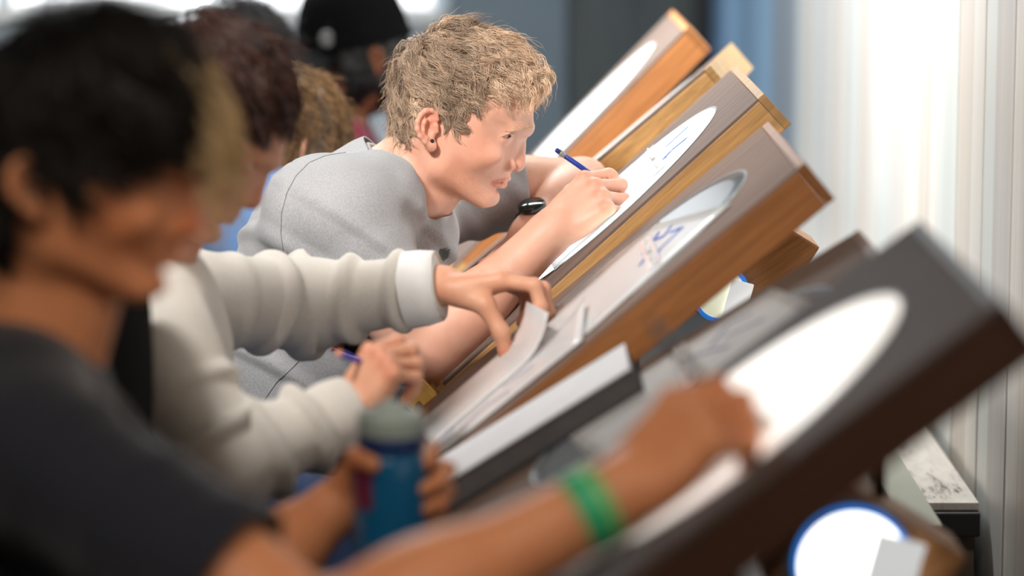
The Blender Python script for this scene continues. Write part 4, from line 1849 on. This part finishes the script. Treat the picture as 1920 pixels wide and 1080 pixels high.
    def fold(V, N):
        d1, a1 = limb_param(V, [sh_r, el_r, wr_r])
        d2, a2 = limb_param(V, [sh_l, el_l, wr_l])
        t1 = a1 / (np.linalg.norm(el_r - sh_r) + np.linalg.norm(wr_r - el_r))
        t2 = a2 / (np.linalg.norm(el_l - sh_l) + np.linalg.norm(wr_l - el_l))
        w1 = sstep(.10, .075, d1) * sstep(.12, .3, t1) * sstep(.96, .86, t1)
        w2 = sstep(.10, .075, d2) * sstep(.15, .35, t2) * sstep(.96, .88, t2)
        return f1(V) * w1 + f2(V) * w2 * (1 - w1) + .0035 * snoise(V, 17, 4, 2)
    m_sw = cloth('cream knit', lin(214, 209, 200), heather=.03)
    sw = garment('sweater', T, .005, m_sw, root, [cut_beyond(wr_r + dR * .004, dR, .09), cut_beyond(wr_l + dL * .002, dL, .09)], fold, None, .004, 3)
    # white cuff on the far wrist
    cf = wr_l - dL * .020
    BM().tube([cf - dL * .026, cf + dL * .0, cf + dL * .020, cf + dL * .022, cf + dL * .020], [.0525, .0515, .048, .0455, .042], 32, False).out('cuff', cloth('white rib', lin(240, 240, 238)), sw)
    legs(root, W(255, 960, Yc)[0] + .03, 3.70, cloth('blue denim', lin(70, 100, 152), heather=.2), m_stool, name='jeans', spread=.11, zh=.55)
    setp(root, 'person in cream sweater bending over white paper, pinching a sheet', 'person')
    stool(W(255, 960, Yc)[0] + .02, 3.70, 'black round stool under the person in the cream sweater', .46)
    return hr, hl, hf


CR, CLH, CHF = cream()
# pencil held loosely by the cream sleeved hand
pencil(W(634, 661, 3.50), W(788, 724, 3.63), .0037, plain('violet blue lacquer', lin(62, 52, 158), .3, .1, 40), 'blue and violet pencil in the cream sleeved hand', lin(150, 40, 90),
       plain('pink eraser', lin(226, 150, 120), .7, .1, 40), False)


def dark_shirt():
    Yc = 2.76
    root = empty('person', (W(10, 1400, Yc)[0], Yc, 0))
    ear = W(97, 322, 2.74)
    hf = HeadFrame(ear, 6, yaw=math.radians(-4), scale=1.0)
    sh_r, el_r, wr_r = W(66, 862, 2.58), W(615, 1215, 2.46), W(1172, 922, 2.53)
    sh_l, el_l, wr_l = W(104, 815, 2.93), W(430, 1110, 3.02), W(636, 946, 3.075)
    hr = Hand(wr_r, (.72, .10, .70), (-.45, -.62, .64), True, 1.08)
    hl = Hand(wr_l, (.93, .05, .30), (-.1, 1.0, .1), False, 1.0)
    S = Field()
    S.cap(W(110, 440, 2.75), W(40, 650, 2.76), .060, .066, .02)
    S.cap(W(150, 520, 2.75), W(95, 660, 2.76), .040, .05, .03)
    S.cap(W(10, 850, Yc), W(0, 1350, Yc), .09, .10, .03, ysc=1.5)
    add_arm(S, sh_r, el_r, wr_r, 1.12, hr)
    add_arm(S, sh_l, el_l, wr_l, 1.0, hl)
    add_hand(S, hr, {'index': (40, 50, 25, 2), 'middle': (46, 60, 28, 0), 'ring': (52, 66, 30, -3), 'pinky': (56, 68, 30, -8)},
             [(.016, .022, -.012), (.050, .046, -.026), (.085, .048, -.036), (.108, .036, -.044)])
    add_hand(S, hl, {'index': (42, 62, 45, 2), 'middle': (44, 62, 45, 0), 'ring': (46, 62, 45, -2), 'pinky': (50, 62, 45, -5)},
             [(.016, .022, -.012), (.036, .052, -.030), (.040, .060, -.060), (.052, .058, -.086)])
    add_head(S, hf)
    V1, Q1 = S.mesh(.004, hf.o - .17, hf.o + .19)
    V2, Q2 = S.mesh(.0035, wr_r + (-.05, -.12, -.12), wr_r + (.18, .13, .18))
    V4, Q4 = S.mesh(.0035, wr_l + (-.08, -.12, -.12), wr_l + (.18, .13, .18))
    V3, Q3 = S.mesh(.008)
    c = V3[Q3].mean(1)
    ins = lambda lo, hi: ((c > lo + .012) & (c < hi - .012)).all(1)
    Q3 = Q3[~(ins(hf.o - .17, hf.o + .19) | ins(wr_r + (-.05, -.12, -.12), wr_r + (.18, .13, .18)) | ins(wr_l + (-.08, -.12, -.12), wr_l + (.18, .13, .18)))]
    V = np.concatenate([V1, V2, V4, V3])
    n1, n2, n4 = len(V1), len(V2), len(V4)
    Q = np.concatenate([Q1, Q2 + n1, Q4 + n1 + n2, Q3 + n1 + n2 + n4])
    L = lambda x, y, r=0.0: hf.p(*px_local(x, y), r)
    me = np_mesh('body', V, Q)
    set_cols(me, paint(V, (1, 1, 1), [(L(975, 305), .02, (1, .6, .52), .7), (L(950, 342), .012, (.85, .45, .42), .7), (L(900, 290, .06), .03, (1, .75, .66), .5)]))
    link_mesh('body', me, skin('tan skin', lin(226, 152, 106)), root)
    eyes(hf, root, (.8, 0, -.6), (.10, .06, .04))
    m = hairmat('black brown hair', lin(14, 11, 10), lin(30, 22, 18))
    mf = hairmat('fringe with painted desk light', lin(190, 158, 110), lin(236, 206, 160))  # dark hair; desk light caught by the fringe is painted into this colour
    line = lambda u, v, r: np.interp(u, HLU, HLV) - .045 * sstep(-.02, -.06, u) - .01
    make_hair(hf, root, m, 5200, lambda u, v, r: .05 + .03 * sstep(0, .08, v), lambda u, v, r: .016 + .014 * sstep(0, .10, v), px_local(800, 60) + (0,),
              .013, line=line, locks=260, wave=.004, nwave=1.0, rad=.001, seed=18, jitter=.25, segs=8)
    r = np.random.default_rng(31)
    pts, cols = [], []
    for k in range(70):
        s0 = r.uniform(-.06, .06)
        s0 = s0 * .75 - .012
        a = hf.p(.112 + .02 * r.uniform(), .086 + .012 * r.normal(), s0)
        tip = hf.p(.162 + .012 * r.normal() - .25 * abs(s0), -.002 + .024 * r.normal(), s0 * 1.15)
        mid = (a + tip) / 2 + hf.u * .028 + hf.v * .022
        for j in range(14):
            t = np.linspace(0, 1, 11)[:, None]
            o = r.normal(size=3) * .003
            pts.append(((1 - t) ** 2) * a + 2 * t * (1 - t) * mid + t * t * tip + o + .003 * np.sin(6 * t + k) * hf.r)
            cols.append(np.linspace(.45, 1.35, 11)[:, None] * np.ones(3) * r.uniform(.7, 1.2))
    tubes(np.array(pts), .0009, mf, 'fringe', root, np.array(cols))
    T = Field()
    T.cap(W(30, 715, 2.76), W(5, 800, 2.76), .080, .10, .03, ysc=1.2)
    T.cap(W(-10, 830, Yc), W(-20, 1050, Yc), .116, .118, .04, ysc=1.42)
    T.cap(W(-10, 1050, Yc), W(5, 1420, Yc), .118, .122, .04, ysc=1.42)
    for s_, e_, Ys in ((sh_r, el_r, 2.66), (sh_l, el_l, 2.85)):
        T.cap(W(30, 770, Ys), s_, .072, .070, .03)
        T.cap(s_, blend(s_, e_, .8), .070, .074, .03)
    dR, dL = nrm(el_r - sh_r), nrm(el_l - sh_l)
    f1 = sweater_folds([sh_r, el_r], .004, 70, 12)

    def fold(V, N):
        return f1(V) * .8 + .004 * snoise(V, 15, 14, 2)
    tee = garment('t_shirt', T, .007, cloth('charcoal jersey', lin(37, 39, 48), heather=.05), root,
                  [cut_beyond(blend(sh_r, el_r, .68), dR, .14), cut_beyond(blend(sh_l, el_l, .66), dL, .14)], fold, None, .003, 2)
    # green wristband
    wd = nrm(wr_r - el_r)
    wc = wr_r - wd * .034
    BM().lathe(wc - wd * .017, wd, [(.0335, 0), (.0365, .003), (.0365, .031), (.0335, .034)], 40).out('wristband', plain('green band', lin(52, 184, 124), .5, .08, 30), root)
    BM().lathe(wc + wd * .006, wd, [(.0367, 0), (.0370, .001), (.0370, .005), (.0367, .006)], 40).out('wristband_stripe', plain('yellow green stripe', lin(150, 200, 110), .5, .08, 30), root)
    legs(root, W(10, 1400, Yc)[0], Yc, plain('dark trousers', lin(40, 42, 50), .85, .1, 30), m_stool, h=.010)
    setp(root, 'dark haired person in charcoal t-shirt with green wristband, nearest the camera', 'person')
    stool(W(10, 1400, Yc)[0] - .02, Yc, 'black round stool under the nearest person')
    return hr, hl


DR, DLH = dark_shirt()
gp = (DR.tips['thumb'] + DR.tips['index']) / 2
pencil(gp + np.array([-.07, -.03, .085]), gp + np.array([.028, .012, -.034]), .0038, plain('dark lacquer', lin(60, 50, 48), .3, .1, 40), 'dark blurred pencil in the nearest drawing hand', lin(30, 30, 30), m_black)


def simple_person(lab, ear, fwd, yaw, chest, Yc, shirt, skin_c, hair_c, hair_n, hair_len, hair_top, wave, nwave, line=None, seat=True, drop=0.0, arms=None, jitter=.4, low_x=None, seed=40, roll=0.0):
    xh = chest[0] if low_x is None else low_x
    root = empty('person', (xh, Yc, 0))
    hf = HeadFrame(ear, fwd, yaw=yaw, roll=roll)
    S = Field()
    S.cap(hf.p(-.02, -.05), chest + np.array([0, 0, .14]), .058, .064, .02)
    S.cap(chest + np.array([0, 0, .05]), np.array([xh, Yc, .62]), .09, .10, .03, ysc=1.4)
    T = Field()
    T.cap(chest + np.array([0, 0, .10]), chest, .085, .115, .03, ysc=1.3)
    T.cap(chest, np.array([xh, Yc, .60]), .112, .120, .04, ysc=1.4)
    for i, s in enumerate((-1, 1)):
        sh = chest + np.array([.0, s * .17, .06])
        el, wr = arms[i] if arms else (sh + np.array([.14, s * .05, -.25]), sh + np.array([.36, s * .02, -.22]))
        hd = Hand(wr, wr - el, (0, 0, 1), s < 0, .98)
        add_arm(S, sh, el, wr, .95, hd)
        add_hand(S, hd, {'index': (30, 40, 20, 3), 'middle': (32, 42, 20, 0), 'ring': (34, 44, 20, -3), 'pinky': (36, 46, 20, -8)},
                 [(.016, .022, -.012), (.050, .046, -.022), (.085, .052, -.030), (.108, .046, -.034)])
        T.cap(chest + np.array([0, s * .08, .08]), sh, .075, .066, .03)
        T.cap(sh, el, .064, .056, .03)
        T.cap(el, blend(el, wr, .93), .054, .040, .02)
    add_head(S, hf)
    V, Q = S.mesh(.0055)
    me = np_mesh('body', V, Q)
    set_cols(me, np.ones((len(V), 3)))
    link_mesh('body', me, skin(lab[:14] + ' skin', skin_c), root)
    eyes(hf, root, hf.u, (.08, .05, .03))
    if hair_n:
        m = hairmat(lab[:14] + ' hair', *hair_c)
        make_hair(hf, root, m, hair_n, lambda u, v, r: np.full(len(u), hair_len), lambda u, v, r: np.full(len(u), hair_top), px_local(795, 60) + (0,),
                  hair_top * .6, line=line, locks=260, wave=wave, nwave=nwave, rad=.0011, seed=seed, jitter=jitter, segs=12, drop=drop)
    garment('top', T, .008, shirt, root, fold=lambda V, N: .005 * snoise(V, 18, seed, 3), thick=0)
    legs(root, xh, Yc, plain(lab[:14] + ' trousers', lin(52, 56, 66), .85, .1, 30), m_stool, h=.012)
    setp(root, lab, 'person')
    return root, hf


long_line = lambda u, v, r: np.interp(u, [-.2, .03, .06, .09, .12, .2], [-.13, -.13, -.07, .02, .055, .055])
e1 = W(506, 278, 5.06)
c1 = W(470, 470, 5.02)
simple_person('person with curly light brown hair seated behind the blond man', e1, -12, math.radians(48), c1, 5.02, cloth('sky blue cotton', lin(112, 152, 204)), lin(214, 160, 130),
              (lin(92, 66, 40), lin(164, 124, 78)), 3600, .075, .020, .006, 2.2, line=long_line, seed=41)
stool(c1[0] - .01, 5.02, 'black round stool under the curly haired person')
c2 = W(598, 455, 6.35)
e2 = W(708, 104, 6.2)
pr2, hf2 = simple_person('person in black cap and maroon top leaning to the left', e2, -12, math.radians(180), c2 + np.array([.02, 0, .16]), 6.35, cloth('maroon cotton', lin(112, 32, 52)), lin(128, 78, 52),
                         (lin(12, 10, 9), lin(26, 20, 18)), 1800, .05, .010, .002, 1.0, seed=42, line=lambda u, v, r: np.where(u < .085, -.10, .05),
                         arms=((W(668, 330, 6.1), W(655, 250, 6.15)), (c2 + np.array([-.1, .25, -.1]), c2 + np.array([-.3, .2, -.1]))))
stool(c2[0] - .0, 6.35, 'black round stool under the person in the cap')
c3 = W(370, 360, 5.85)
e3 = W(404, 138, 5.80)
simple_person('person with short black curls mostly hidden behind the brown hair', e3, -5, math.radians(-10), c3, 5.85, cloth('grey cotton', lin(96, 98, 104)), lin(150, 100, 74),
              (lin(12, 11, 12), lin(34, 30, 32)), 2600, .045, .024, .007, 3.0, seed=43)
stool(c3[0], 5.85, 'black round stool far left behind the row')


def cap_hat(hf, parent):
    m = cloth('black cap cloth', lin(9, 9, 10), sheen=0.0, spec=.06)
    V, Q = head_surface(hf, .006, .020)
    u, v, r = hf.loc(V)
    V, T = clip_mesh(V, Q, (.030 + .02 * u) - v)
    u, v, r = hf.loc(V)
    V = V + hf.v * (.035 * sstep(.04, .12, v))[:, None]
    me = np_mesh('cap_crown', V, T)
    o = link_mesh('cap_crown', me, m, parent)
    s = o.modifiers.new('thick', 'SOLIDIFY')
    s.thickness = .004

    def brim(a, b):
        th = (a - .5) * 2.5
        rr = .085 + b * .105
        return hf.p(.045 + rr * math.cos(th) * (1.0), .044 - .03 * b + .012 * math.cos(th) - .02 * (a - .5) ** 2 * 4, rr * math.sin(th) * .92)
    BM().grid(brim, 20, 6).out('cap_brim', m, o, solid=.004)
    q = hf.p(.088, .060, -.084)
    BM().lathe(q, hf.r * -1, [(.018, -.012), (.018, .002), (.015, .004)], 24).out('cap_badge', plain('grey badge', lin(86, 84, 86), .5, .05, 30), o)


cap_hat(hf2, pr2)


# ================================================================== SMALL THINGS
# drinking bottle in the nearest person's far hand
def bottle():
    base = W(731, 952, 3.024)
    ax = nrm((.02, 0, 1))
    c = base - ax * .085
    rt = empty('drink_bottle', c)
    m_b = Mat('blue tinted plastic').set(Base_Color=lin(30, 122, 176), Roughness=.12, Transmission_Weight=.35, IOR=1.45).m
    BM().lathe(c, ax, [(.032, 0), (.0375, .006), (.0385, .06), (.0385, .125), (.036, .140), (.033, .146)], 44).out('bottle_body', m_b, rt)
    BM().lathe(c, ax, [(.0335, .1462), (.0345, .148), (.0345, .160), (.0335, .162)], 44).out('neck_band', plain('navy band', lin(20, 52, 104), .35, .08, 20), rt)
    lid = BM().lathe(c, ax, [(.0325, .1622), (.0335, .165), (.0335, .183), (.031, .187), (.014, .189), (.013, .195), (.010, .197)], 44).out('lid', plain('grey green lid', lin(178, 192, 186), .45, .05, 20), rt)
    for k in range(3):
        h = .168 + .005 * k
        BM().lathe(c, ax, [(.0336, h), (.0344, h + .001), (.0336, h + .002)], 44).out('lid_rib', plain('lid rib', lin(140, 154, 148), .45, .05, 20), lid)
    BM().box(c + ax * .11 + np.array([-.026, -.028, 0]), nrm((.7, -.7, 0)), nrm((.7, .7, 0)), (0, 0, 1), .012, .0012, .02, .001).out('label', plain('maroon label', lin(120, 40, 74), .4, .1, 30), rt)
    setp(rt, 'blue plastic drink bottle with grey lid held by the nearest person', 'bottle')


bottle()

# grey drawing pad on the flatter desk
def pad(D, u0, u1, w0, w1, th):
    rt = empty('drawing_pad', D.P((u0 + u1) / 2, (w0 + w1) / 2, .003))
    uc, wc, hu, hw = (u0 + u1) / 2, (w0 + w1) / 2, (u1 - u0) / 2, (w1 - w0) / 2
    BM().box(D.P(uc, wc, .003 + .0015), D.ex, D.ey, D.en, hu, hw, .0015, .0005).out('back_board', plain('pad back', lin(60, 58, 60), .7, .1, 20), rt)
    BM().box(D.P(uc, wc, .0061 + th / 2), D.ex, D.ey, D.en, hu - .002, hw - .002, th / 2, .0006).out('pages', plain('grey page edges', lin(78, 74, 74), .8, .12, 60), rt)
    BM().box(D.P(uc, wc, .0063 + th + .001), D.ex, D.ey, D.en, hu, hw, .001, .0006).out('cover', plain('pale grey cover', lin(196, 196, 198), .5, .06, 20), rt)
    setp(rt, 'thick pale grey drawing pad on the low end of the empty desk', 'pad')


pad(DB, .31, .61, .34, .51, .026)

# loose sheets under the cream sleeved hands
def lift(a, b):
    return .022 * max(0, 1 - a * 3.0) ** 2 * (.3 + .7 * b)


p1 = sheet('paper_sheet', DC, .335, .60, .02, .22, -.02, h=.0036, m=m_paperw, curl=lambda a, b: .012 * max(0, 1 - a * 4) ** 2 * b)
setp(p1, 'white sheet lying along the near edge of the brown desk', 'paper')
p2 = sheet('paper_sheet', DC, .385, .605, .15, .34, .03, h=.0052, m=m_paperw, curl=lambda a, b: .006 * b + .030 * max(0, 1 - a * 3.2) ** 2)
setp(p2, 'white sheet whose corner is lifted by the pinching fingers', 'paper')
for q in ([(.46, .06), (.50, .09), (.54, .07)], [(.42, .10), (.47, .12)], [(.55, .12), (.58, .09)]):
    stroke(DC, q, m_ink2, p1, .0016, .0058)

# yellow eraser block in its clip at the low end of the bright desk
ec = W(786, 744, 4.150)
er = empty('eraser_block', ec)
BM().box(ec, DD.ex, DD.ey, DD.en, .022, .010, .018, .007).out('block', plain('yellow foam', lin(252, 202, 104), .6, .04, 20), er)
kz = DD.P(DL + .004, .012, .004)
BM().tube([ec + DD.ey * .004, (ec + kz) / 2 + DD.ey * .004, kz], .0035, 8).out('clip', m_ring, er)
setp(er, 'yellow foam block clipped to the low end of the bright desk', 'eraser')

# black office chair at the empty desk
def chair():
    c = W(222, 690, 3.22)
    rt = empty('office_chair', (c[0], 3.25, 0))
    F = Field()
    F.ell(c + np.array([0, 0, -.02]), (.030, .20, .20), None, .02)
    F.cap(c + np.array([-.012, -.11, .10]), c + np.array([-.012, .11, .10]), .030, .030, .03)
    F.cap(c + np.array([.015, -.13, -.14]), c + np.array([.015, .13, -.14]), .032, .032, .03)
    V, Q = F.mesh(.006)
    me = np_mesh('backrest', V, Q)
    m = cloth('black chair fabric', lin(5, 5, 6), sheen=0.0, spec=.05)
    link_mesh('backrest', me, m, rt)
    G = Field()
    G.ell((c[0] + .27, 3.25, .46), (.25, .24, .05), None, .02)
    V, Q = G.mesh(.008)
    link_mesh('seat', np_mesh('seat', V, Q), m, rt)
    BM().tube([c + np.array([-.03, 0, -.05]), (c[0] - .045, 3.25, .55), (c[0] - .03, 3.25, .42), (c[0] + .2, 3.25, .41)], .017, 12).out('back_arm', m_steel, rt)
    BM().tube([(c[0] + .27, 3.25, .42), (c[0] + .27, 3.25, .10)], .025, 14).out('post', m_steel, rt)
    for k in range(5):
        a = k * 2 * math.pi / 5 + .3
        tip = np.array([c[0] + .27 + .27 * math.cos(a), 3.25 + .27 * math.sin(a), .065])
        lg = BM().tube([(c[0] + .27, 3.25, .105), tip], [.022, .014], 10).out('leg', m_steel, rt)
        BM().lathe(tip + np.array([-.012 * math.sin(a), .012 * math.cos(a), -.037]), (math.sin(a), -math.cos(a), 0), [(.022, 0), (.027, .004), (.027, .020), (.022, .024)], 20).out('castor', m_black, lg)
    setp(rt, 'black office chair with rounded back, empty, between the two front people', 'chair')


chair()
